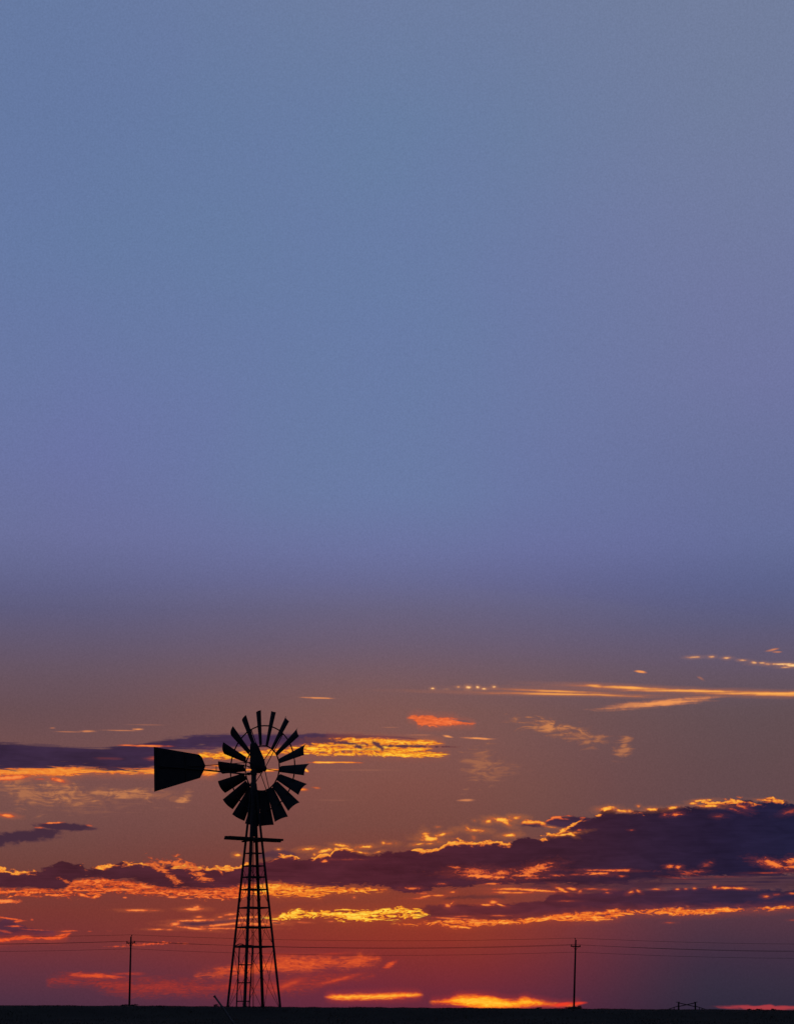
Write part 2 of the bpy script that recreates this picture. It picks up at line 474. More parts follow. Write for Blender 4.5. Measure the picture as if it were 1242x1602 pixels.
# small attached cloud tops
bank([(400, 1340), (425, 1331), (445, 1331), (468, 1338)], [(400, 1344), (425, 1343), (445, 1342), (468, 1339)],
     [(400, (82, 50, 62)), (468, (90, 52, 62))], 2.5, 3, soft=2, opacity=.9)
bank([(812, 1289), (825, 1285), (842, 1286), (858, 1291)], [(812, 1292), (825, 1294), (842, 1294), (858, 1292)],
     [(812, (76, 46, 60)), (858, (66, 42, 60))], 2.0, 2.5, soft=1.5,
     rimT=(4.5, [(812, .0), (826, .9), (840, .9), (858, .1)], GOLD))
bank([(850, 1288), (866, 1279), (890, 1277.5), (915, 1279), (935, 1284), (955, 1290), (990, 1292)],
     [(850, 1288), (866, 1292), (890, 1296), (915, 1300), (935, 1304), (955, 1308), (990, 1310)],
     [(850, (66, 40, 60)), (990, (54, 36, 56))], 2.0, 3, soft=1.5, rimT=(4, [(850, .1), (872, .9), (885, .4), (990, .1)], ORANGE))
bank([(-220, 1352), (-60, 1358), (0, 1361), (30, 1362), (55, 1364), (70, 1360), (85, 1354), (100, 1346), (112, 1351), (125, 1352), (140, 1358), (160, 1356),
      (178, 1351), (205, 1350), (230, 1353), (262, 1354), (290, 1354), (315, 1358), (335, 1358), (380, 1354), (420, 1349), (450, 1342), (480, 1343), (500, 1338),
      (520, 1333), (530, 1326), (550, 1328), (562, 1334), (580, 1336), (620, 1334), (655, 1331), (682, 1328), (695, 1321), (712, 1315), (728, 1316), (742, 1321),
      (762, 1318), (780, 1317), (796, 1321), (806, 1311), (822, 1310), (842, 1311), (862, 1307), (878, 1301), (890, 1294), (905, 1287), (925, 1282), (938, 1273), (955, 1268),
      (980, 1270), (1005, 1269), (1030, 1266), (1055, 1263), (1085, 1262), (1110, 1259), (1130, 1254), (1160, 1252), (1185, 1255), (1200, 1252), (1222, 1255),
      (1260, 1256), (1400, 1262), (1600, 1290), (1800, 1340)],
     [(-220, 1388), (-60, 1392), (0, 1391), (60, 1391), (90, 1393), (108, 1382), (140, 1374), (170, 1375), (210, 1380), (250, 1386), (290, 1391), (330, 1390), (380, 1386),
      (420, 1381), (460, 1383), (500, 1386), (540, 1386), (580, 1386), (612, 1391), (640, 1397), (670, 1395), (690, 1388), (730, 1387), (770, 1384), (800, 1384), (860, 1383),
      (930, 1385), (1000, 1380), (1050, 1376), (1110, 1372), (1170, 1372), (1242, 1368), (1400, 1366), (1600, 1362), (1800, 1345)],
     DARK, 5.0, 5.0, soft=1.5, opacity=1.0,
     rimT=(5.5, [(-200, .5), (0, .62), (40, .6), (62, .1), (90, .1), (106, .2), (112, .72), (165, .7), (185, .4), (270, .3), (300, .62), (380, .62), (400, .5), (470, .25), (500, .6),
                 (540, .8), (565, .2), (640, .1), (655, .95), (745, 1), (800, .9), (810, .1), (840, .1), (850, .7), (875, .7), (890, .1), (925, .2), (935, .75), (985, .4), (1010, .62), (1030, .3), (1050, .55), (1070, .6),
                 (1100, .5), (1180, .4), (1205, .1), (1242, .1)], GOLD),
     streak=4)
# torn orange openings inside the bank
puffs([(258, 1364, 38, 7, 38, .85), (244, 1357, 20, 5, 30, .8), (272, 1378, 12, 5, 60, .6), (300, 1360, 36, 8, 34, .9), (276, 1352, 34, 5, 12, .9), (311, 1367, 18, 10, 38, .9), (235, 1352, 14, 3, 5, .7),
       (343, 1362, 10, 2.5, 45, .8), (255, 1349, 12, 4, 20, .9), (440, 1384, 20, 3, 0, .6), (105, 1380, 14, 3, 25, .7), (120, 1384, 16, 3, 15, .7)],
      'nT * 1.1 + nA * 0.6 + nF * 0.3', [(0, (112, 46, 46)), (.45, (190, 76, 42)), (1, (240, 118, 52))], soft=.95, alpha_hi=.8)
puffs([(755, 1371, 46, 4.5, 3, 1), (742, 1365, 30, 7, 0, .7), (780, 1367, 26, 6, -6, .8), (712, 1357, 9, 2.2, 5, .8), (832, 1362, 30, 8, -14, .85), (820, 1370, 26, 3, 0, .9), (848, 1357, 12, 5, -35, .8),
       (935, 1367, 22, 3.2, 0, 1), (950, 1362, 44, 1.8, 1, .8), (978, 1362, 10, 2.4, 0, .8), (870, 1370, 14, 2, 0, .7), (902, 1369, 12, 1.8, 0, .45), (972, 1371, 6, 2, 0, .6), (838, 1374, 30, 2, 0, .5),
       (1048, 1356, 8, 3, 0, .9), (1061, 1357, 7, 3, 0, .95), (1076, 1367, 16, 4, 10, .5), (1092, 1364, 14, 3, 0, .45), (1105, 1353, 9, 4, -20, .35),
       (1213, 1353, 26, 6, 12, .95), (1238, 1348, 18, 6, -10, .95), (1203, 1348, 8, 4, 30, .8), (1190, 1348, 10, 2, 15, .5), (1245, 1356, 24, 4, 0, .8),
       (907, 1298.5, 5, 1.6, 0, .6), (1056, 1274, 12, 2.8, -8, .85), (1040, 1275, 5, 3, 0, .6), (988, 1299, 5, 1.5, 0, .45), (1123, 1277, 10, 3, 0, .35), (508, 1347.5, 5, 2.4, 0, 1), (540, 1345, 30, 1.6, 0, .3),
       (690, 1383, 8, 2, 0, .6), (645, 1390, 14, 2.4, 0, .8), (770, 1383, 16, 1.8, 0, .8), (660, 1398, 12, 2, 0, .6), (1236, 1270, 14, 4, -10, .4), (1160, 1262, 12, 4, 20, .7), (1150, 1267, 14, 2.5, 20, .5)],
      'nT * 0.9 + nF * 0.35 + nA * 0.3', [(0, (86, 40, 50)), (.45, (206, 80, 46)), (1, (248, 130, 56))], soft=.9, alpha_hi=.75, halo=.15)
puffs([(885, 1305.5, 24, 2.4, -8, 1), (870, 1307, 14, 2, -4, .9), (893, 1304, 10, 3, 30, .9), (862, 1294, 14, 2, 8, .7), (1100, 1252.5, 18, 2.2, -3, 1), (1110, 1261, 24, 3, 2, .95), (1084, 1257, 8, 3, 0, .9),
       (950, 1266, 16, 4.5, -3, 1), (1020, 1266.5, 14, 3.5, -4, 1), (975, 1268.5, 20, 3, 4, .85), (1050, 1264.5, 14, 3, -10, .9), (998, 1261, 4, 3, 0, .6), (1205, 1252.5, 20, 2, 5, .9)],
      'nA * 0.55 + nF * 0.3 + nT * 0.2', GOLD, soft=.9, alpha_hi=.8, halo=.15)
# detached glowing scraps above the bank
puffs([(483, 1328.5, 15, 3.4, -4, 1), (508, 1331.5, 14, 3.4, -14, 1), (534, 1323, 15, 2.8, 6, 1), (571, 1325, 16, 3.2, -4, 1), (609, 1320, 14, 3.4, 0, .5), (436, 1329, 5, 2, 0, .8), (492, 1337, 4, 3, 0, .7), (600, 1319, 5, 3, 0, .8), (564, 1334, 14, 2.2, 10, .9), (592, 1333, 8, 2, -15, .7),
       (674, 1313, 20, 5, 5, 1), (668, 1309, 10, 6, 50, .9), (692, 1305.5, 14, 3.4, -10, 1), (654, 1321, 11, 2.6, -8, 1), (673, 1320.5, 10, 2.2, 0, .7), (741, 1299, 22, 3.6, 4, .85), (733, 1297, 9, 3.4, 30, .9), (741, 1311, 5, 5, 0, .35), (797, 1307, 14, 3.6, -4, 1),
       (764, 1285, 8, 4.5, 0, .95), (783, 1283, 22, 4.2, 4, 1), (791, 1287, 14, 4, 30, .8), (808, 1279.5, 14, 3.8, 2, 1), (742, 1284, 4, 2.5, 0, .5), (398, 1338, 10, 3, 0, .0), (372, 1338, 7, 3, 0, .9), (685, 1294, 5, 2, 0, .4)],
      'nA * 0.5 + nF * 0.35', GOLD, soft=.95, alpha_hi=.8, halo=.2)

# --- second band, right: grey gap, dark layer, burning underside ----------------------
bank([(980, 1378), (1050, 1373), (1120, 1371), (1242, 1370), (1500, 1368)], [(980, 1386), (1050, 1389), (1120, 1389), (1242, 1390), (1500, 1392)],
     [(980, (80, 46, 58)), (1242, (72, 47, 62)), (1500, (68, 46, 62))], 2, 3, soft=3, opacity=.75, streak=7)
puffs([(1090, 1376, 90, 1.6, 0, .8), (1180, 1380, 80, 1.8, 1, .8), (1060, 1383, 60, 1.5, 0, .8), (1150, 1386, 70, 1.5, -1, .7), (1230, 1374, 60, 1.8, 0, .8), (1120, 1372, 50, 1.6, 0, .6)],
      'nS * 0.5 + nA * 0.2', [(0, (62, 38, 58)), (1, (48, 34, 60))], soft=.95, alpha_hi=.9)
bank([(800, 1384), (860, 1381), (930, 1382), (1000, 1378), (1040, 1378)], [(800, 1386), (860, 1395), (930, 1400), (1000, 1396), (1040, 1382)],
     [(800, (92, 44, 50)), (900, (76, 38, 52)), (1040, (62, 38, 56))], 3, 3, soft=3, opacity=.72, streak=7)
bank([(640, 1426), (660, 1420), (690, 1416), (705, 1418), (720, 1414), (742, 1416), (765, 1416), (800, 1414), (850, 1409), (880, 1398), (900, 1398), (960, 1395), (1010, 1393), (1080, 1390), (1130, 1388),
      (1180, 1392), (1242, 1392), (1400, 1392), (1600, 1400)],
     [(640, 1432), (660, 1438), (700, 1442), (750, 1442), (800, 1440), (850, 1434), (900, 1429), (960, 1426), (1010, 1424), (1080, 1422), (1130, 1422), (1180, 1421), (1242, 1417), (1400, 1413), (1600, 1405)],
     [(640, (104, 44, 48)), (760, (96, 40, 48)), (880, (84, 38, 52)), (1000, (66, 36, 56)), (1120, (50, 35, 60)), (1242, (44, 35, 62)), (1600, (42, 34, 60))],
     3.0, 2.0, soft=1.6, opacity=.96, streak=3)
bank([(690, 1406), (720, 1402), (770, 1401), (795, 1404)], [(690, 1407), (720, 1406), (770, 1405), (795, 1405)], [(690, (90, 44, 48)), (795, (100, 50, 50))], 2, 2, soft=2, opacity=.8, streak=3)
glow([(610, 1446), (660, 1443), (700, 1440), (740, 1438), (780, 1441), (820, 1437), (860, 1432), (900, 1428), (940, 1426), (960, 1422), (1000, 1424), (1040, 1423), (1066, 1420), (1090, 1423), (1120, 1421), (1160, 1420.5), (1200, 1420), (1242, 1417), (1300, 1415), (1420, 1413)],
     [(610, 1447), (660, 1448), (690, 1448), (700, 1452), (730, 1452), (760, 1447), (820, 1445), (860, 1441), (900, 1441), (960, 1438), (1000, 1430), (1040, 1431), (1066, 1432), (1090, 1431), (1120, 1430), (1160, 1426), (1200, 1424.5), (1242, 1421), (1300, 1419), (1420, 1415)],
     [(0, (110, 44, 48)), (.2, (190, 74, 40)), (.45, (232, 104, 40)), (.75, (248, 136, 48)), (1, (254, 164, 64))], 3.2, bias=0.08, tex=1.2, soft=1.8, edge=4)
puffs([(800, 1391, 36, 3, 0, .9), (832, 1393, 40, 3, 4, 1), (850, 1394, 34, 2.4, 3, 1), (878, 1392, 14, 3.5, 25, 1), (895, 1391, 12, 3, 8, 1), (907, 1395, 6, 4, 0, .6), (790, 1397, 26, 2.6, 2, .9), (812, 1397, 30, 2, 0, .8),
       (708, 1396, 7, 2.4, 0, .9), (685, 1401.5, 14, 2, 0, .9), (665, 1403, 14, 2.4, -10, .9), (700, 1417, 8, 4, 10, .9), (706, 1414, 6, 2, -40, .9), (762, 1416, 14, 2.4, 0, 1), (772, 1412, 9, 4, 0, 1), (783, 1416, 10, 2.2, 15, 1),
       (925, 1391, 16, 2, 0, .6), (948, 1392, 16, 2.4, 0, .45), (950, 1397, 5, 1.8, 0, .7), (987, 1396, 7, 3, -20, .9), (998, 1394.5, 6, 2.6, 20, .9), (1027, 1391.5, 9, 2, 0, .85), (1059, 1391.5, 5, 2, 0, .8), (1073, 1391, 4, 1.8, 0, .6), (1086, 1390, 4, 2.5, 0, .7),
       (1118, 1388.5, 5, 3, 0, .95), (1135, 1389.5, 18, 2.2, 0, 1), (1155, 1390, 18, 2.2, 3, .95), (1198, 1403, 7, 2.8, 0, .85), (1214, 1400, 8, 2.4, 0, .35), (1240, 1398, 8, 2, 0, .6), (886, 1410, 16, 1.6, 0, .45), (655, 1406, 20, 2, 0, .5),
       (780, 1433, 22, 1.8, 0, .6), (700, 1437, 40, 2.2, 2, .7), (720, 1434, 20, 1.6, 0, .6), (740, 1440, 20, 3, 6, .9), (1048, 1444, 10, 1.8, 0, .4), (1060, 1374, 22, 2, 6, .35), (1240, 1440, 8, 1.5, 0, .3), (1200, 1366, 30, 1.6, 0, .4), (1130, 1372, 40, 1.6, 0, .2)],
      'nT * 0.45 + nF * 0.25', [(0, (110, 46, 50)), (.4, (216, 84, 44)), (1, (250, 146, 58))], soft=.95, alpha_hi=.75, halo=.15)

# --- golden strip and small lit clouds below ----------------------------------------
GSTRIP = [(0.0, (112, 46, 40)), (.16, (180, 74, 38)), (.36, (238, 130, 38)), (.62, (252, 176, 46)), (1, (255, 214, 76))]
glow([(400, 1437), (430, 1434), (445, 1428), (475, 1424), (520, 1424), (530, 1422), (560, 1425), (600, 1423), (640, 1421), (660, 1424), (676, 1430)],
     [(400, 1440), (430, 1441), (460, 1438), (520, 1436), (530, 1442), (560, 1442), (600, 1440), (640, 1438), (660, 1434), (676, 1431)],
     GSTRIP, 4.0, bias=0.12, tex=1.5, soft=1.6, edge=4)
bank([(262, 1444), (290, 1441), (330, 1440), (375, 1436), (420, 1436)], [(262, 1446), (290, 1450), (330, 1448), (375, 1442), (420, 1438)],
     [(262, (110, 52, 50)), (300, (78, 42, 56)), (420, (110, 54, 54))], 2, 2.5, soft=1.5, opacity=.9, streak=2)
puffs([(305, 1440.5, 36, 2.2, -2, 1), (274, 1446, 10, 4, 0, 1), (300, 1452.5, 34, 2.4, 6, .95), (350, 1447, 50, 2.4, -6, .9), (345, 1453, 60, 1.8, 0, .7), (385, 1436, 34, 2.2, -4, .9), (312, 1435, 8, 2, 0, .7), (345, 1435, 8, 2, -4, .7),
       (360, 1431, 14, 2.4, -6, .8), (400, 1446, 30, 3, 0, .9), (432, 1444, 18, 3.4, 3, .9), (247, 1454.5, 18, 1.6, 0, .9), (265, 1455, 9, 1.6, 0, .6), (214, 1424.5, 24, 2.2, 0, 1), (240, 1425, 12, 1.4, 0, .4), (303, 1422.5, 18, 3, 0, 1), (306, 1420, 7, 3, 0, 1),
       (468, 1443, 12, 1.4, 0, .5), (518, 1442, 7, 1.6, 0, .7), (554, 1404.5, 3, 2.4, 0, .6), (478, 1444, 12, 1.4, 0, .4)],
      'nA * 0.45 + nF * 0.25', ORANGE, soft=.85, alpha_hi=.55, halo=.2)
puffs([(432, 1444.5, 12, 1.6, 0, 1)], 'nF * 0.3', [(0, (140, 60, 46)), (1, (110, 52, 52))], soft=.7, alpha_hi=.8)
# low left
bank([(-120, 1438), (0, 1438), (20, 1441), (36, 1450), (60, 1455), (92, 1463)], [(-120, 1470), (0, 1468), (30, 1466), (60, 1466), (80, 1467), (94, 1464)],
     [(-120, (78, 42, 60)), (0, (80, 42, 60)), (94, (96, 46, 60))], 4, 3.5, soft=1.8, opacity=.92, streak=4)
puffs([(15, 1437.5, 34, 2, 8, .9), (30, 1441.5, 14, 2.2, -6, .9), (22, 1449.5, 16, 2, 0, .8), (50, 1439, 4, 2, 0, .7), (55, 1455, 30, 1.6, 3, .5), (8, 1458, 16, 3, 10, .5), (108, 1457, 20, 2, -3, .8), (98, 1463, 20, 2.2, -12, .9), (140, 1457.5, 6, 1.6, 0, .5)],
      'nT * 0.5 + nF * 0.25', [(0, (130, 52, 56)), (.5, (206, 76, 46)), (1, (240, 104, 48))], soft=.9, alpha_hi=.8)
glow([(-120, 1470), (0, 1468), (25, 1466), (45, 1464), (60, 1467), (94, 1465), (112, 1459)], [(-120, 1476), (0, 1474), (30, 1471), (60, 1470), (85, 1470), (94, 1469), (112, 1460)],
     [(0, (160, 56, 46)), (.4, (224, 76, 38)), (1, (246, 108, 48))], 2, bias=.16, tex=.6, soft=1.3, edge=3)
puffs([(235, 1477, 30, 2.2, -2, .95), (258, 1475, 10, 2.4, 0, 1), (185, 1481, 22, 1.6, 0, .8), (285, 1476.5, 14, 1.6, 2, .6), (215, 1479, 30, 2, 0, .6), (170, 1457, 6, 1.4, 0, .3)], 'nF * .9 + nA * .5',
      [(0, (140, 54, 50)), (1, (224, 84, 48))], soft=.9, alpha_hi=.9)


# --- assemble: the sky is divided into regions, each holding only the clouds that touch it ---
def extent(spec, box):
    """does the layer reach into the box (u0, v0, u1, v1)?  returns (kept arguments, cost)"""
    fn, a, k = spec
    u0, v0, u1, v1 = box
    if fn is puffs_fn:
        keep = []
        for it in a[0]:
            cu, cv = conv(it[0], it[1])
            rot = math.radians(it[4] if len(it) > 4 else 0)
            ex = 2.7 * math.hypot(it[2] * math.cos(rot), it[3] * math.sin(rot)) + 1
            ey = 2.7 * math.hypot(it[2] * math.sin(rot), it[3] * math.cos(rot)) + 1
            if cu + ex > u0 and cu - ex < u1 and cv + ey > v0 and cv - ey < v1:
                keep.append(it)
        return ((fn, (keep,) + a[1:], k), 10 * len(keep) + 8) if keep else (None, 0)
    t = [conv(*p) for p in a[0]]
    b = [conv(*p) for p in a[1]]
    x0, x1 = t[0][0] - 3, t[-1][0] + 3
    lo, hi = max(u0, x0), min(u1, x1)
    if lo >= hi:
        return None, 0
    amp = max(a[3], a[4]) if fn is bank_fn else a[3]
    mg = 8 + 2.6 * amp + 2.0 * k.get('streak', 0) + 2 * k.get('soft', 2) + 3
    xs_ = np.concatenate([np.linspace(lo, hi, 12), [p[0] for p in t + b if lo < p[0] < hi]])
    tv = np.interp(xs_, [p[0] for p in t], [p[1] for p in t]).min() - mg
    bv = np.interp(xs_, [p[0] for p in b], [p[1] for p in b]).max() + mg
    if bv > v0 and tv < v1:
        return spec, 70 if fn is bank_fn else 45
    return None, 0


def start(tree, coord):
    """put the shared clear sky into a tree and point the field names at it"""
    global WT, sky, P
    WT = tree
    t = nn('ShaderNodeTexCoord')
    g = nn('ShaderNodeGroup')
    g.node_tree = SKY_GROUP
    WT.links.new(t.outputs[coord], g.inputs[0])
    sky = S(g.outputs[0])
    for i, key in enumerate(BASE):
        globals()[key] = S(g.outputs[i + 1])


# the world: the clear sky all the way round
start(world.node_tree, 'Generated')
bg = nn('ShaderNodeBackground')
WT.links.new(sky.s, bg.inputs['Color'])
wo = nn('ShaderNodeOutputWorld')
WT.links.new(bg.outputs[0], wo.inputs['Surface'])

# the cloudy part of the sky towards the sunset: a backdrop on the sky dome, 20 km out,
# divided into patches whose materials hold only the clouds that touch them
CU, CV = 10.0, 5.0                                    # cell size
NU, NV = 224, 118
UB, VB = -330.0, 1005.0
patch_of = np.zeros((NV, NU), dtype=int)
sky_mats = []


def patch(i0, j0, i1, j1, specs):
    global sky, P
    box = (UB + i0 * CU - 1, VB + j0 * CV - 1, UB + i1 * CU + 1, VB + j1 * CV + 1)
    kept, cost = [], 0
    for sp in specs:
        q, c = extent(sp, box)
        if q:
            kept.append(q); cost += c
    wu, wv = i1 - i0, j1 - j0
    if cost > 480 and (wu > 4 or wv > 3):
        if wu > 1.6 * wv:
            k = (i0 + i1) // 2
            patch(i0, j0, k, j1, kept); patch(k, j0, i1, j1, kept)
        else:
            k = (j0 + j1) // 2
            patch(i0, j0, i1, k, kept); patch(i0, k, i1, j1, kept)
        return
    patch_of[j0:j1, i0:i1] = len(sky_mats)
    mt = bpy.data.materials.new('evening_sky')
    mt.use_nodes = True
    mt.node_tree.nodes.clear()
    mt.cycles.emission_sampling = 'NONE'
    start(mt.node_tree, 'Object')
    if kept:
        P = comb(U, V)
        for fn, a, k in kept:
            fn(*a, **k)
    em = nn('ShaderNodeEmission')
    WT.links.new(sky.s, em.inputs['Color'])
    out = nn('ShaderNodeOutputMaterial')
    WT.links.new(em.outputs[0], out.inputs['Surface'])
    sky_mats.append(mt)


patch(0, 0, NU, NV, LAYERS)
RSKY = 20000.0
uu = (UB + np.arange(NU + 1) * CU - CX) / F
ee = (HY - (VB + np.arange(NV + 1) * CV)) / F
AA, EE = np.meshgrid(uu, ee)
sv = np.stack([RSKY * np.cos(EE) * np.sin(AA), RSKY * np.cos(EE) * np.cos(AA), RSKY * np.sin(EE)], -1).reshape(-1, 3)
ci = (np.arange(NV)[:, None] * (NU + 1) + np.arange(NU)[None, :]).ravel()
sf = np.stack([ci, ci + NU + 1, ci + NU + 2, ci + 1], 1)
me = bpy.data.meshes.new('sky')
me.from_pydata(sv.tolist(), [], sf.tolist())
for mt in sky_mats:
    me.materials.append(mt)
me.polygons.foreach_set('material_index', patch_of.ravel().astype(np.int32))
sky_dome = bpy.data.objects.new('sky', me)
COL.objects.link(sky_dome)
sky_dome['kind'] = 'structure'

# the sun has all but set behind the cloud on the horizon
sun_d = bpy.data.lights.new('sun', 'SUN')
sun_d.energy = 0.10
sun_d.angle = math.radians(0.5)
sun_d.color = (1.0, 0.45, 0.18)
sun = bpy.data.objects.new('sun', sun_d)
COL.objects.link(sun)
saz, sel = math.atan((770 - CX) / F), math.radians(0.4)
sdir = Vector((math.sin(saz) * math.cos(sel), math.cos(saz) * math.cos(sel), math.sin(sel)))
sun.rotation_euler = sdir.to_track_quat('Z', 'Y').to_euler()
sun.location = (20, 200, 60)


# ----------------------------------------------------------------------------
# materials
# ----------------------------------------------------------------------------
def material(name, c1, c2, scale=8.0, rough=0.75, bump=0.0, spec=0.2, stretch=(1, 1, 1), c3=None):
    mt = bpy.data.materials.new(name)
    mt.use_nodes = True
    t = mt.node_tree
    bs = t.nodes['Principled BSDF']
    bs.inputs['Roughness'].default_value = rough
    bs.inputs['Specular IOR Level'].default_value = spec
    co = t.nodes.new('ShaderNodeTexCoord')
    mp = t.nodes.new('ShaderNodeMapping')
    mp.inputs['Scale'].default_value = stretch
    t.links.new(co.outputs['Object'], mp.inputs['Vector'])
    no = t.nodes.new('ShaderNodeTexNoise')
    no.inputs['Scale'].default_value = scale
    no.inputs['Detail'].default_value = 6
    no.inputs['Roughness'].default_value = 0.65
    t.links.new(mp.outputs[0], no.inputs['Vector'])
    cr = t.nodes.new('ShaderNodeValToRGB')
    cr.color_ramp.elements[0].position = 0.35
    cr.color_ramp.elements[0].color = (*c1, 1)
    cr.color_ramp.elements[1].position = 0.68
    cr.color_ramp.elements[1].color = (*c2, 1)
    if c3:
        e = cr.color_ramp.elements.new(0.5)
        e.color = (*c3, 1)
    t.links.new(no.outputs['Fac'], cr.inputs[0])
    t.links.new(cr.outputs[0], bs.inputs['Base Color'])
    if bump:
        bp = t.nodes.new('ShaderNodeBump')
        bp.inputs['Strength'].default_value = bump
        t.links.new(no.outputs['Fac'], bp.inputs['Height'])
        t.links.new(bp.outputs[0], bs.inputs['Normal'])
    return mt


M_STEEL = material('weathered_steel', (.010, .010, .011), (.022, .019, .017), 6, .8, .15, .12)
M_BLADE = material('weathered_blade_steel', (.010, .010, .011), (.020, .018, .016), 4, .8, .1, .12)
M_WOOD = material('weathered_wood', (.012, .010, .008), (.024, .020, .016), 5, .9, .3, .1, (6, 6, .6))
M_WIRE = material('wire_metal', (.012, .012, .013), (.02, .02, .02), 3, .7, 0, .1)
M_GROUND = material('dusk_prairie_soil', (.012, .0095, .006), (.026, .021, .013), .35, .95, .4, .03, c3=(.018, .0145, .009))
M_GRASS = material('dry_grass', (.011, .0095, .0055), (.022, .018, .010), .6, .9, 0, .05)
M_LEAF = material('sage_leaf', (.014, .017, .013), (.028, .030, .020), 3, .9, 0, .05)
M_PIPE = material('worn_pipe_metal', (.036, .032, .027), (.060, .052, .043), 9, .6, .2, .3)


# ----------------------------------------------------------------------------
# mesh helpers
# ----------------------------------------------------------------------------
def tag(o, label=None, cat=None, group=None, kind=None):
    if label: o['label'] = label
    if cat: o['category'] = cat
    if group: o['group'] = group
    if kind: o['kind'] = kind
    return o


def link(name, bm, mat, parent=None, smooth=False):
    me = bpy.data.meshes.new(name)
    bmesh.ops.recalc_face_normals(bm, faces=bm.faces[:])
    bm.to_mesh(me)
    bm.free()
    if smooth:
        for p in me.polygons:
            p.use_smooth = True
    me.materials.append(mat)
    o = bpy.data.objects.new(name, me)
    COL.objects.link(o)
    if parent: o.parent = parent
    return o


def thing(name, loc, label, cat, group=None, rotz=0.0):
    o = bpy.data.objects.new(name, None)
    COL.objects.link(o)
    o.location = loc
    o.rotation_euler = (0, 0, rotz)
    o.empty_display_size = 0.3
    return tag(o, label, cat, group)


def frame(d, up=Vector((0, 0, 1))):
    d = d.normalized()
    if abs(d.dot(up)) > 0.98:
        up = Vector((0, 1, 0))
    x = d.cross(up).normalized()
    y = x.cross(d).normalized()
    return x, y


def add_bar(bm, p0, p1, w, h, up=Vector((0, 0, 1)), ox=0.0, oy=0.0):
    p0, p1 = Vector(p0), Vector(p1)
    x, y = frame(p1 - p0, up)
    vs = []
    for p in (p0, p1):
        for sx, sy in ((-1, -1), (1, -1), (1, 1), (-1, 1)):
            vs.append(bm.verts.new(p + x * (sx * w / 2 + ox) + y * (sy * h / 2 + oy)))
    for f in ((3, 2, 1, 0), (4, 5, 6, 7), (0, 1, 5, 4), (1, 2, 6, 5), (2, 3, 7, 6), (3, 0, 4, 7)):
        bm.faces.new([vs[i] for i in f])


def add_tube(bm, pts, r, n=8, closed=False, r1=None):
    pts = [Vector(p) for p in pts]
    rings = []
    k = len(pts)
    for i, p in enumerate(pts):
        if closed:
            d = pts[(i + 1) % k] - pts[i - 1]
        else:
            d = pts[min(i + 1, k - 1)] - pts[max(i - 1, 0)]
        x, y = frame(d)
        rr = r if r1 is None else r + (r1 - r) * i / max(1, k - 1)
        rings.append([bm.verts.new(p + x * (rr * math.cos(2 * math.pi * j / n)) + y * (rr * math.sin(2 * math.pi * j / n))) for j in range(n)])
    for i in range(k if closed else k - 1):
        a, b = rings[i], rings[(i + 1) % k]
        for j in range(n):
            bm.faces.new((a[j], a[(j + 1) % n], b[(j + 1) % n], b[j]))
    if not closed:
        bm.faces.new(rings[0][::-1])
        bm.faces.new(rings[-1])


def add_angle(bm, p0, p1, w, th, inward):
    """an angle-iron: two flanges meeting at the outer corner"""
    p0, p1 = Vector(p0), Vector(p1)
    d = (p1 - p0).normalized()
    inward = (inward - d * inward.dot(d)).normalized()
    side = d.cross(inward).normalized()
    a = (inward + side).normalized()
    b = (inward - side).normalized()
    prof = [Vector((0, 0)), Vector((w, 0)), Vector((w, th)), Vector((th, th)), Vector((th, w)), Vector((0, w))]
    r0 = [bm.verts.new(p0 + a * q.x + b * q.y) for q in prof]
    r1 = [bm.verts.new(p1 + a * q.x + b * q.y) for q in prof]
    n = len(prof)
    for i in range(n):
        bm.faces.new((r0[i], r0[(i + 1) % n], r1[(i + 1) % n], r1[i]))
    bm.faces.new(r0[::-1])
    bm.faces.new(r1)


# ----------------------------------------------------------------------------
# ground
# ----------------------------------------------------------------------------
YR = 345.0
ridge_px = [(-400, 1573), (0, 1574.3), (200, 1574.8), (340, 1575.6), (500, 1577), (700, 1578), (850, 1579.0), (1000, 1580.2), (1242, 1581.5), (1700, 1583)]
ridge_x = [(p[0] - CX) / F * YR for p in ridge_px]
ridge_z = [CAMZ + (HY - p[1]) / F * YR for p in ridge_px]
mounds = []          # (x, y, height, sx, sy)
Q1 = at(202.5, 1575, 340.0)
Q2 = at(897.5, 1579, 350.0)
mounds.append((Q1.x + 0.1, Q1.y, 0.14, 1.0, 2.0))
mounds.append((Q2.x + 0.1, Q2.y, 0.42, 0.95, 2.0))


def smooth(t):
    t = np.clip(t, 0, 1)
    return t * t * (3 - 2 * t)


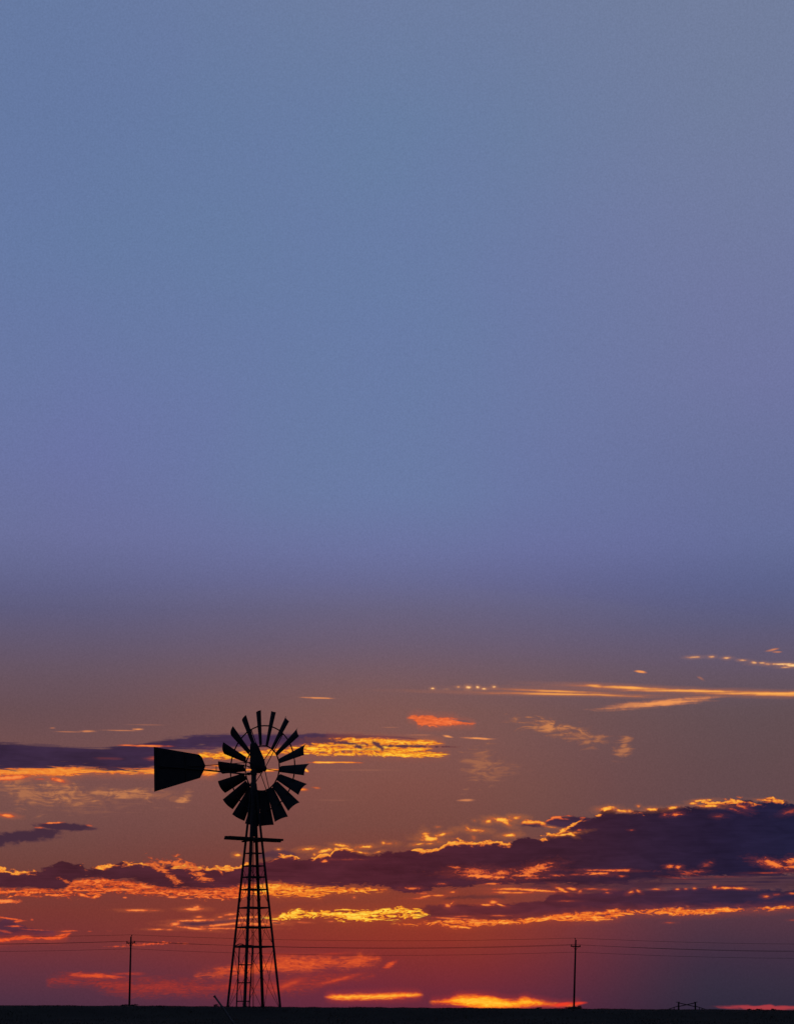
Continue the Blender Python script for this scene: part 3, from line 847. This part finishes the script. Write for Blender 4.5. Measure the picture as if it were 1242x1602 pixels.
def height(x, y):
    x = np.asarray(x, float); y = np.asarray(y, float)
    rz = np.interp(x, ridge_x, ridge_z)
    z1 = 1.27 * smooth((y - 14) / 40.0)                       # bank up from the camera
    z1 = np.where(y > 48, np.maximum(z1, 1.20), z1)
    z = np.interp(y, [-4000, 10, 25, 40, 50, 56, 62, 75, 120, 250, 330, 345, 360, 420, 600, 1200, 9000],
                  [0.0, 0.0, 0.45, 0.98, 1.27, 1.42, 1.49, 1.50, 1.47, 1.47, 1.56, 1.60, 1.58, 1.2, -0.5, -8, -40])
    k = smooth((y - 80) / 255.0)
    z = z + (rz - CAMZ) * k
    crest = CAMZ + (np.interp(x / 57.0 * YR, ridge_x, ridge_z) - CAMZ) * (57.0 / YR) - 0.012
    z = z + (crest - np.interp(57.0, [56, 62], [1.42, 1.49])) * np.exp(-((y - 57.0) / 2.2) ** 2)
    n = (np.sin(x * 0.9 + y * 0.31) * np.sin(y * 0.7 - x * 0.23) * 0.006 + np.sin(x * 0.37 + 1.3) * np.cos(y * 0.21) * 0.006)
    z = z + n * np.clip(y / 30.0, 0, 1) * np.where(y > 500, 0, 1)
    for (mx_, my_, h, sx, sy) in mounds:
        z = z + h * np.exp(-((x - mx_) / sx) ** 2 - ((y - my_) / sy) ** 2)
    return z


xs = set(np.round(np.concatenate([np.linspace(-90, 90, 141), np.linspace(-9, 5, 71), np.geomspace(90, 6000, 18), -np.geomspace(90, 6000, 18)]), 3))
ys = set(np.round(np.concatenate([np.linspace(-40, 40, 15), np.linspace(40, 70, 76), np.linspace(70, 325, 40), np.linspace(325, 365, 81), np.geomspace(365, 9000, 30), -np.geomspace(40, 3000, 10)]), 3))
for mdef in mounds:
    xs |= set(np.round(mdef[0] + np.linspace(-3, 3, 25), 3))
xs = np.array(sorted(xs)); ys = np.array(sorted(ys))
XX, YY = np.meshgrid(xs, ys)
ZZ = height(XX, YY)
verts = np.stack([XX.ravel(), YY.ravel(), ZZ.ravel()], 1)
nx, ny = len(xs), len(ys)
ii = (np.arange(ny - 1)[:, None] * nx + np.arange(nx - 1)[None, :]).ravel()
faces = np.stack([ii, ii + 1, ii + nx + 1, ii + nx], 1)
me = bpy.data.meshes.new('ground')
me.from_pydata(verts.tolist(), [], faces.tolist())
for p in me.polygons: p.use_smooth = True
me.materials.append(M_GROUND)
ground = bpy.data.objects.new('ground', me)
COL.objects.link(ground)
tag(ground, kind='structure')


def blades_mesh(name, x, y, h, w, lean):
    """thin tapered grass blades, two triangles each"""
    n = len(x)
    z = height(x, y) - 0.01
    a = rng.uniform(0, math.pi, n)
    la = rng.uniform(0, 2 * math.pi, n)
    lx, ly = np.cos(la) * lean * h, np.sin(la) * lean * h
    cx_, sx_ = np.cos(a) * w / 2, np.sin(a) * w / 2
    v = np.zeros((n, 4, 3))
    v[:, 0] = np.stack([x - cx_, y - sx_, z], 1)
    v[:, 1] = np.stack([x + cx_, y + sx_, z], 1)
    v[:, 2] = np.stack([x + cx_ * .6 + lx * .4, y + sx_ * .6 + ly * .4, z + h * .6], 1)
    v[:, 3] = np.stack([x + lx, y + ly, z + h], 1)
    base = np.arange(n) * 4
    f = np.concatenate([np.stack([base, base + 1, base + 2], 1), np.stack([base, base + 2, base + 3], 1)])
    me = bpy.data.meshes.new(name)
    me.from_pydata(v.reshape(-1, 3).tolist(), [], f.tolist())
    me.materials.append(M_GRASS)
    o = bpy.data.objects.new(name, me)
    COL.objects.link(o)
    return o


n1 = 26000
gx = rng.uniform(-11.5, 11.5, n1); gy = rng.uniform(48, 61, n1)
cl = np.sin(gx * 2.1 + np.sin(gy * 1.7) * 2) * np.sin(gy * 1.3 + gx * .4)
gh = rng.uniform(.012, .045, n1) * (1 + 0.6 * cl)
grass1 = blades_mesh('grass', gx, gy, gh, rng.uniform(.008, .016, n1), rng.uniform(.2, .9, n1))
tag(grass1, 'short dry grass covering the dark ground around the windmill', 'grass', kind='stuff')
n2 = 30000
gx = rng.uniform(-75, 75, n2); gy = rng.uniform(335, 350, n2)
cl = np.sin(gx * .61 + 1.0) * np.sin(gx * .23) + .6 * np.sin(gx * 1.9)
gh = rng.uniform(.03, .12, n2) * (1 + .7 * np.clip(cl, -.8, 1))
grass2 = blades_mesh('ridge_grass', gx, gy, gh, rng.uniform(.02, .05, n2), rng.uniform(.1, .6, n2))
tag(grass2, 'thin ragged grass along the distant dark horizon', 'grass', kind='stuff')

# ----------------------------------------------------------------------------
# windmill
# ----------------------------------------------------------------------------
D = 60.0
WX = (397 - CX) / F * D
WZ = 1.49
SC = F / D            # photo pixels per metre at the tower


def lx(px, y=0.0): return (px - CX) / F * (D + y) - WX      # y: depth relative to the tower axis
def lz(py): return CAMZ - WZ + (HY - py) / SC


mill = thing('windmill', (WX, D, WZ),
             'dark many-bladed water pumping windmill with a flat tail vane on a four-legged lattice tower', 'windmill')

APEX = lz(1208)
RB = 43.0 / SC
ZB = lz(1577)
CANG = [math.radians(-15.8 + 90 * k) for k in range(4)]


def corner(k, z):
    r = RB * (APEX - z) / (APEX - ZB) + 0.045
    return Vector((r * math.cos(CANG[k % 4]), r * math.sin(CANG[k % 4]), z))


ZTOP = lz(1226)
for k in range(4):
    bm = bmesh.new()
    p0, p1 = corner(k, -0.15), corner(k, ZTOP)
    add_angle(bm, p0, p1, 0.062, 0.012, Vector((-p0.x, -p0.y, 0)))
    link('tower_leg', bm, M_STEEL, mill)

LEVELS = [1335.6, 1355.5, 1373, 1392.5, 1421, 1451.7, 1482]
for i, py in enumerate(LEVELS):
    w = 0.024 + 0.020 * i / 6
    for k in range(4):
        bm = bmesh.new()
        z = lz(py)
        a, b = corner(k, z), corner(k + 1, z)
        inw = -(a + b) / 2; inw.z = 0
        inw = inw.normalized() * 0.020
        add_bar(bm, a + inw, b + inw, 0.008, w)
        add_bar(bm, a + inw * 1.9 + Vector((0, 0, -w / 2 + .004)), b + inw * 1.9 + Vector((0, 0, -w / 2 + .004)), w * .6, .008)
        link('girt', bm, M_STEEL, mill)

ZL = [0.02, lz(1482), lz(1421), lz(1355.5)]
for i in range(3):
    for k in range(4):
        for s in (0, 1):
            bm = bmesh.new()
            z0, z1 = ZL[i] + 0.02, ZL[i + 1] - 0.02
            a = corner(k + s, z0); b = corner(k + 1 - s, z1)
            c = (corner(k, z0) + corner(k + 1, z0)) / 2; c.z = 0
            off = c.normalized() * (-0.012 if s else -0.030)
            add_tube(bm, [a + off, b + off], 0.0055, 6)
            link('brace_rod', bm, M_STEEL, mill)

# ladder on the lower stage
bm = bmesh.new()
YB_, YT_ = -1.02, -0.70
LB, LT = (lx(369.4, YB_), lx(389.4, YB_)), (lx(374.8, YT_), lx(395.2, YT_))
ZLB, ZLT = 0.0, lz(1481)
for s in (0, 1):
    add_bar(bm, (LB[s], YB_, ZLB), (LT[s], YT_, ZLT), 0.032, 0.045)
ladder = link('ladder', bm, M_STEEL, mill)
for py in (1481, 1511, 1539, 1567.5):
    t = (lz(py) - ZLB) / (ZLT - ZLB)
    y = YB_ + (YT_ - YB_) * t
    bm = bmesh.new()
    z = lz(py)
    add_bar(bm, (LB[0] + (LT[0] - LB[0]) * t + .017, y, z), (LB[1] + (LT[1] - LB[1]) * t - .017, y, z), 0.03, 0.028)
    link('rung', bm, M_STEEL, ladder)
# hooked strap that holds the ladder head to the girt
bm = bmesh.new()
add_tube(bm, [(lx(366.5), -.30, lz(1482)), (lx(372), -.5, lz(1480.5)), (lx(375, YT_), YT_, lz(1478.6)), (lx(379, YT_), YT_, lz(1479)), (lx(386, -.6), -.60, lz(1483))], 0.013, 6)
link('ladder_hook', bm, M_STEEL, ladder)

# platform: four planks on two bearers
pf = math.radians(29.2)
pd = Vector((math.cos(pf), math.sin(pf), 0)); pn = Vector((-math.sin(pf), math.cos(pf), 0))
ZP = lz(1314.0)
tilt = Vector((0, 0, 0.020))
for off, l0, l1, dzp in ((-.285, -.86, .70, .0), (-.180, -.90, .74, .004), (.180, -.74, .86, -.004), (.285, -.70, .80, .002)):
    bm = bmesh.new()
    c = Vector((0, 0, ZP + dzp)) + pn * off
    add_bar(bm, c + pd * l0 + tilt, c + pd * l1 - tilt * .2, 0.098, 0.050)
    bmesh.ops.bevel(bm, geom=bm.edges[:], offset=.003, segments=1, affect='EDGES')
    link('platform_plank', bm, M_WOOD, mill)
for off in (-.17, .17):
    bm = bmesh.new()
    c = Vector((0, 0, ZP - .018 - .022)) + pd * off
    add_bar(bm, c - pn * .33, c + pn * .33, 0.05, 0.034)
    link('platform_bearer', bm, M_WOOD, mill)

# mast, sleeve and pump rod
bm = bmesh.new(); add_tube(bm, [(0, 0, lz(1300)), (0, 0, lz(1200))], 0.066, 14); link('mast_pipe', bm, M_STEEL, mill, True)
bm = bmesh.new(); add_tube(bm, [(0, 0, lz(1309)), (0, 0, lz(1268))], 0.083, 14); link('mast_sleeve', bm, M_STEEL, mill)
bm = bmesh.new(); add_tube(bm, [(-.015, 0.02, 0.0), (-.012, 0.0, lz(1305))], 0.011, 8); link('pump_rod', bm, M_STEEL, mill, True)
bm = bmesh.new(); add_tube(bm, [(-.015, 0.02, -.1), (-.015, 0.02, .10)], 0.04, 10); link('well_pipe', bm, M_STEEL, mill, True)

# wheel
psi = math.radians(38.0)
EA = Vector((math.sin(psi), math.cos(psi), 0))        # wheel axle, away from the tail
EX = Vector((math.cos(psi), -math.sin(psi), 0))
EZ = Vector((0, 0, 1))
HUB = Vector((0, 0, lz(1201))) + EA * ((409 - 397) / SC / math.sin(psi))
R = 92.0 / SC
beta = math.radians(31.0)


def rad(th): return EX * math.sin(th) + EZ * math.cos(th)
def tan_(th): return EX * math.cos(th) - EZ * math.sin(th)


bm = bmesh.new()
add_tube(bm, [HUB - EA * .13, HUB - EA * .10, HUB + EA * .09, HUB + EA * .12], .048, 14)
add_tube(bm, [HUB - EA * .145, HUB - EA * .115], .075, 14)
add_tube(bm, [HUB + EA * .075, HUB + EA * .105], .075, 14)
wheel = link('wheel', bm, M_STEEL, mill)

TH0 = math.radians(-6.0)
for k in range(18):
    th = TH0 + math.radians(20 * k)
    r_, t_ = rad(th), tan_(th)
    c_ = t_ * math.cos(beta) - EA * math.sin(beta)
    n_ = -(EA * math.cos(beta) + t_ * math.sin(beta))
    bm = bmesh.new()
    NR, NC = 5, 8
    g = []
    for i in range(NR + 1):
        u = i / NR
        rr = R * (0.395 + (0.985 - 0.395) * u)
        w = 0.190 + (0.372 - 0.190) * u
        row = []
        for j in range(NC + 1):
            s = j / NC - .5
            sag = 0.15 * w * (1 - 4 * s * s) - 0.10 * w
            row.append([HUB + r_ * rr + c_ * (s * w) + n_ * (sag + o_) for o_ in (0, .004)])
        g.append(row)
    va = [[bm.verts.new(p[0]) for p in row] for row in g]
    vb = [[bm.verts.new(p[1]) for p in row] for row in g]
    for i in range(NR):
        for j in range(NC):
            bm.faces.new((va[i][j], va[i][j + 1], va[i + 1][j + 1], va[i + 1][j]))
            bm.faces.new((vb[i][j], vb[i + 1][j], vb[i + 1][j + 1], vb[i][j + 1]))
    for i in range(NR):
        for j in (0, NC):
            bm.faces.new((va[i][j], va[i + 1][j], vb[i + 1][j], vb[i][j]))
    for j in range(NC):
        for i in (0, NR):
            bm.faces.new((va[i][j], va[i][j + 1], vb[i][j + 1], vb[i][j]))
    link('blade', bm, M_BLADE, wheel)

for nm, rr, tr in (('outer_ring', .735 * R, .017), ('inner_ring', .388 * R, .018)):
    bm = bmesh.new()
    add_tube(bm, [HUB + rad(TH0 + math.radians(10 * k)) * (rr * (1 if k % 2 == 0 else .992)) + EA * .01 for k in range(36)], tr, 8, closed=True)
    link(nm, bm, M_STEEL, wheel)
for k in range(6):
    th = math.radians(40 + 60 * k)
    tip = HUB + rad(th) * (.735 * R)
    for a_ in (.095, -.13):
        bm = bmesh.new()
        add_tube(bm, [HUB + EA * a_ + rad(th) * .06, tip + EA * (.012 if a_ > 0 else -.012)], .0105, 6)
        link('spoke', bm, M_STEEL, wheel)
for k in range(18):                                # clips where the blades sit on the outer ring
    th = TH0 + math.radians(20 * k)
    bm = bmesh.new()
    p = HUB + rad(th) * (.735 * R) + EA * .01
    add_bar(bm, p - tan_(th) * .05, p + tan_(th) * .05, .03, .03, up=EA)
    link('blade_clip', bm, M_STEEL, wheel)

# gearbox under its hood
bm = bmesh.new()
secs = [(1161.8, 397, 1.5), (1162.6, 397, 4.0), (1165, 397.2, 5.6), (1170, 398.2, 7.2), (1176, 399.4, 8.6), (1182, 400.8, 9.9), (1188, 402, 11), (1193, 402.5, 11.7),
        (1198, 402.6, 11.9), (1202, 402.6, 11.2), (1205, 402.8, 9.4), (1207.5, 403, 6.6), (1209, 403, 3)]
prev = None
for py, pxc, hw in secs:
    a0 = (pxc - 397) / SC / math.sin(psi)
    ra = hw / SC / .827
    ring = [bm.verts.new(Vector((0, 0, lz(py))) + EA * (a0 + ra * math.cos(2 * math.pi * j / 18)) + EX * (.7 * ra * math.sin(2 * math.pi * j / 18))) for j in range(18)]
    if prev:
        for j in range(18):
            bm.faces.new((prev[j], prev[(j + 1) % 18], ring[(j + 1) % 18], ring[j]))
    else:
        bm.faces.new(ring)
    prev = ring
bm.faces.new(prev[::-1])
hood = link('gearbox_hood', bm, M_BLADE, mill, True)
bm = bmesh.new(); add_tube(bm, [Vector((0, 0, lz(1201))) - EA * .02, HUB], .03, 10); link('axle', bm, M_STEEL, mill, True)
bm = bmesh.new(); add_tube(bm, [(0, 0, lz(1213)), (0, 0, lz(1206))], .085, 14); add_bar(bm, (lx(386), -.06, lz(1211)), (lx(399), -.02, lz(1210)), .05, .05); link('turntable', bm, M_STEEL, mill)

# tail
td = Vector((-math.cos(math.radians(30)), -math.sin(math.radians(30)), 0))
tn = Vector((-td.y, td.x, 0))


def tp(px, py, off=0.0):
    q = (px - CX) / F
    s = (WX - q * D) / (math.cos(math.radians(30)) - 0.5 * q)
    d_ = D - 0.5 * s
    z = CAMZ - WZ + (HY - py) / F * d_
    return Vector((td.x * s, td.y * s, z)) + tn * off


outline = [(240.7, 1168.9), (311.3, 1180.8), (315.8, 1184.7), (321.4, 1198.5), (318.4, 1207.2), (312.9, 1217.6), (241.4, 1239.2)]
bm = bmesh.new()
f0 = [bm.verts.new(tp(x, y, .004)) for x, y in outline]
f1 = [bm.verts.new(tp(x, y, -.004)) for x, y in outline]
bm.faces.new(f0); bm.faces.new(f1[::-1])
for i in range(len(outline)):
    j = (i + 1) % len(outline)
    bm.faces.new((f0[i], f0[j], f1[j], f1[i]))
vane = link('tail_vane', bm, M_BLADE, mill)
for a, b in (((246, 1172), (246.5, 1235)), ((290, 1179.5), (291, 1222))):
    bm = bmesh.new(); add_bar(bm, tp(*a, .014), tp(*b, .014), .02, .03, up=tn); link('vane_rib', bm, M_STEEL, vane)
bm = bmesh.new(); add_tube(bm, [tp(391, 1212.3, .0), tp(320, 1205.2, .02), tp(250, 1199, .024)], .021, 8); link('tail_boom', bm, M_STEEL, mill)
bm = bmesh.new(); add_tube(bm, [tp(391, 1193, .0), tp(320, 1198.3, .02), tp(250, 1202, .024)], .010, 8); link('tail_boom', bm, M_STEEL, mill)
bm = bmesh.new(); add_bar(bm, tp(338.3, 1206, 0), tp(338.3, 1199, 0), .018, .018); link('boom_strut', bm, M_STEEL, mill)
bm = bmesh.new()
add_tube(bm, [tp(392, 1196, .02), tp(386, 1193, .05), tp(380.5, 1194, .06), tp(380.5, 1199, .06)], .014, 7)
add_tube(bm, [tp(392, 1203, .02), tp(385, 1199, .05), tp(379, 1199, .05)], .012, 7)
link('furl_lever', bm, M_STEEL, mill)
bm = bmesh.new(); add_tube(bm, [tp(385, 1211, .03), (-.03, -.09, lz(1300)), (-.05, -.12, .6)], .005, 6); link('furl_wire', bm, M_STEEL, mill)

# ----------------------------------------------------------------------------
# utility poles and their wires
# ----------------------------------------------------------------------------
def pole(base, top, ang, label, side, arm_h, tilt_=0.0):
    b = Vector(base); tpv = Vector(top)
    H = (tpv - b).length
    t = thing('utility_pole', b, label, 'utility pole', 'utility poles along the horizon')
    ax = tpv - b
    bm = bmesh.new(); add_tube(bm, [Vector((0, 0, -.4)), ax * .5, ax], .155, 10, r1=.115)
    link('pole_shaft', bm, M_WOOD, t, True)
    ad = Vector((math.cos(ang), math.sin(ang), tilt_))
    c = ax * (arm_h / H) + Vector((0, -.16, 0))
    L = .78
    bm = bmesh.new(); add_bar(bm, c - ad * L, c + ad * L, .11, .16); link('crossarm', bm, M_WOOD, t)
    for s in (-1, 1):
        bm = bmesh.new(); add_bar(bm, c + ad * (s * .42) + Vector((0, -.06, -.05)), c * ((arm_h - .55) / arm_h) + Vector((0, 0.0, 0)) + ad * (s * .03), .03, .05)
        link('arm_brace', bm, M_STEEL, t)
        bm = bmesh.new()
        q = c + ad * (s * .68) + Vector((0, 0, .065))
        for z0, z1, r in ((0, .07, .04), (.07, .13, .10), (.13, .17, .06), (.17, .23, .085)):
            add_tube(bm, [q + Vector((0, 0, z0)), q + Vector((0, 0, z1))], r, 8)
        link('insulator', bm, M_STEEL, t)
    bm = bmesh.new()
    add_tube(bm, [ax + Vector((-side * .03, 0, -.3)), ax + Vector((side * .05, -.05, .02)), ax + Vector((side * .11, -.05, .16))], .045, 8)
    add_tube(bm, [ax + Vector((side * .11, -.05, .14)), ax + Vector((side * .14, -.05, .27))], .085, 8)
    link('top_insulator', bm, M_STEEL, t)
    bm = bmesh.new(); add_bar(bm, ax * ((arm_h - .85) / H) + Vector((0, -.13, -.09)), ax * ((arm_h - .85) / H) + Vector((0, -.13, .09)), .07, .1); link('neutral_bracket', bm, M_STEEL, t)
    att = {'top': b + ax + Vector((side * .14, -.05, .27)),
           'left': b + c - ad * .68 + Vector((0, 0, .28)), 'right': b + c + ad * .68 + Vector((0, 0, .28)),
           'neutral': b + ax * ((arm_h - .85) / H) + Vector((0, -.18, 0))}
    return t, att


D1, D2 = 340.0, 350.0
b1 = at(202.3, 1573.6, D1); t1 = at(205.0, 1466, D1)
b2 = at(897.6, 1575.0, D2); t2 = at(900.6, 1471, D2)
b1.z = float(height(b1.x, b1.y)) - .05
b2.z = float(height(b2.x, b2.y)) - .05
P1, A1 = pole(b1, t1, math.radians(-30), 'wooden utility pole left of the windmill, crossarm high above the dark field', 1, (t1 - b1).length - .95)
P2, A2 = pole(b2, t2, math.radians(-24), 'wooden utility pole right of the windmill standing on a low grassy mound', -1, (t2 - b2).length - 1.02, -.05)


def wire(key, sag, label):
    a, b = A1[key], A2[key]
    dlt = b - a
    pts = []
    nodes = [a - dlt, a, b, b + dlt]
    nodes[0].z = a.z + .35
    nodes[3].z = b.z - .25
    for i in range(3):
        p, q = nodes[i], nodes[i + 1]
        for j in range(24):
            t = j / 24
            s = p.lerp(q, t)
            s.z -= 4 * sag * t * (1 - t)
            pts.append(s)
    pts.append(nodes[3])
    bm = bmesh.new()
    add_tube(bm, pts, .021, 6)
    o = link('power_line', bm, M_WIRE)
    tag(o, label, 'power line', 'wires strung between the utility poles')


wire('top', .64, 'topmost thin wire strung between the tips of the utility poles')
wire('left', .74, 'thin wire carried on the left insulators of the pole crossarms')
wire('right', .80, 'thin wire carried on the right insulators of the pole crossarms')
wire('neutral', .72, 'lowest thin wire strung between the utility poles below their crossarms')

# ----------------------------------------------------------------------------
# braced fence frame on the right skyline
# ----------------------------------------------------------------------------
D3 = 336.0
c3 = at(1074.5, 1580, D3)
gz = float(height(c3.x, c3.y))
fr = thing('fence_brace', (c3.x, c3.y, gz), 'low timber frame of two posts joined by crossed rails on the right skyline', 'fence')


def fp(px, py): return at(px, py, D3) - Vector((c3.x, c3.y, gz))


for x in (1061.5, 1087.6):
    bm = bmesh.new()
    add_tube(bm, [fp(x, 1583), fp(x, 1569.2)], .125, 9, r1=.11)
    link('post', bm, M_WOOD, fr)
for x0, x1 in ((1057.5, 1063.5), (1085.0, 1090.8)):
    bm = bmesh.new(); add_bar(bm, fp(x0, 1568.7), fp(x1, 1568.7), .16, .09); link('post_cap', bm, M_WOOD, fr)
for a, b, o_ in (((1061.5, 1569.9), (1087.6, 1575.8), -.17), ((1061.5, 1575.4), (1087.6, 1569.7), -.26)):
    bm = bmesh.new(); add_bar(bm, fp(*a) + Vector((0, o_, 0)), fp(*b) + Vector((0, o_, 0)), .07, .12); link('rail', bm, M_WOOD, fr)
for a, b in (((1061.0, 1574.6), (1046.0, 1579.6)), ((1088.2, 1575.2), (1102.5, 1579.6))):
    bm = bmesh.new(); add_bar(bm, fp(*a) + Vector((0, -.16, 0)), fp(*b) + Vector((0, -.16, 0)), .07, .10); link('stay', bm, M_WOOD, fr)
for x, y in ((1048, 1578.2), (1054.3, 1576.6), (1094, 1577.0), (1098, 1578.3)):
    bm = bmesh.new(); add_bar(bm, fp(x, 1583), fp(x, y), .10, .10); link('stake', bm, M_WOOD, fr)

# leaning pole in the foreground
D4 = 50.0
pa, pb = at(335.4, 1559.2, D4), at(368.5, 1607, D4)
lp = thing('leaning_pole', pb, 'thin bare pole leaning left out of the ground beside the windmill tower', 'pole')
bm = bmesh.new()
ax = pa - pb
add_tube(bm, [-ax * .25, ax * .2, ax * .6 + Vector((.006, 0, .004)), ax], .025, 10, r1=.021)
link('pole_shaft', bm, M_PIPE, lp, True)
bm = bmesh.new(); add_tube(bm, [ax * .975, ax * 1.012], .029, 10); link('pole_cap', bm, M_PIPE, lp)


# ----------------------------------------------------------------------------
# low shrubs on the skyline
# ----------------------------------------------------------------------------
def shrub(px, d, w, h, label, n=260):
    x = (px - CX) / F * d
    z = float(height(x, d))
    t = thing('shrub', (x, d, z), label, 'shrub', 'low shrubs on the skyline')
    bm = bmesh.new()
    for i in range(7):
        a = random.uniform(0, 2 * math.pi); r = random.uniform(.2, .45) * w
        add_tube(bm, [(0, 0, -.05), (math.cos(a) * r * .5, math.sin(a) * r * .5, h * .4), (math.cos(a) * r, math.sin(a) * r, h * random.uniform(.6, .9))], .02, 5, r1=.008)
    link('stem', bm, M_WOOD, t)
    bm = bmesh.new()
    clumps = [(random.uniform(-.4, .4) * w, random.uniform(-.4, .4) * w, random.uniform(.05, .62) * h, random.uniform(.18, .32)) for _ in range(7)]
    for i in range(n):
        cx, cy, cz, cr = random.choice(clumps)
        v = Vector((random.gauss(0, 1), random.gauss(0, 1), random.gauss(0, 1))) * .5
        p = Vector((cx + v.x * cr * w, cy + v.y * cr * w, max(.02, cz + v.z * cr * h)))
        s = random.uniform(.03, .07)
        d1 = Vector((random.uniform(-1, 1), random.uniform(-1, 1), random.uniform(-1, 1))).normalized()
        d2 = d1.orthogonal().normalized()
        bm.faces.new([bm.verts.new(p - d1 * s), bm.verts.new(p + d2 * s * .6), bm.verts.new(p + d1 * s), bm.verts.new(p - d2 * s * .6)])
    link('foliage', bm, M_LEAF, t)
    return t


shrub(194, 339, 1.0, .30, 'low flat shrub just left of the foot of the left utility pole')
shrub(209, 339, 1.1, .30, 'low flat shrub just right of the foot of the left utility pole')
shrub(907, 349, .7, .62, 'small round bush just right of the foot of the right utility pole')
shrub(889, 349, 1.0, .30, 'low bush hugging the mound left of the right utility pole')
shrub(337, 339, .9, .42, 'small bush on the skyline behind the tip of the leaning pole')
shrub(843, 345, .8, .30, 'small bush on the skyline under the bright cloud right of the windmill')
shrub(1171, 344, .6, .28, 'leftmost of three tiny bushes on the skyline right of the fence frame')
shrub(1187, 344, .7, .28, 'middle of three tiny bushes on the skyline right of the fence frame')
shrub(1211, 344, .9, .30, 'rightmost of three tiny bushes on the skyline right of the fence frame')
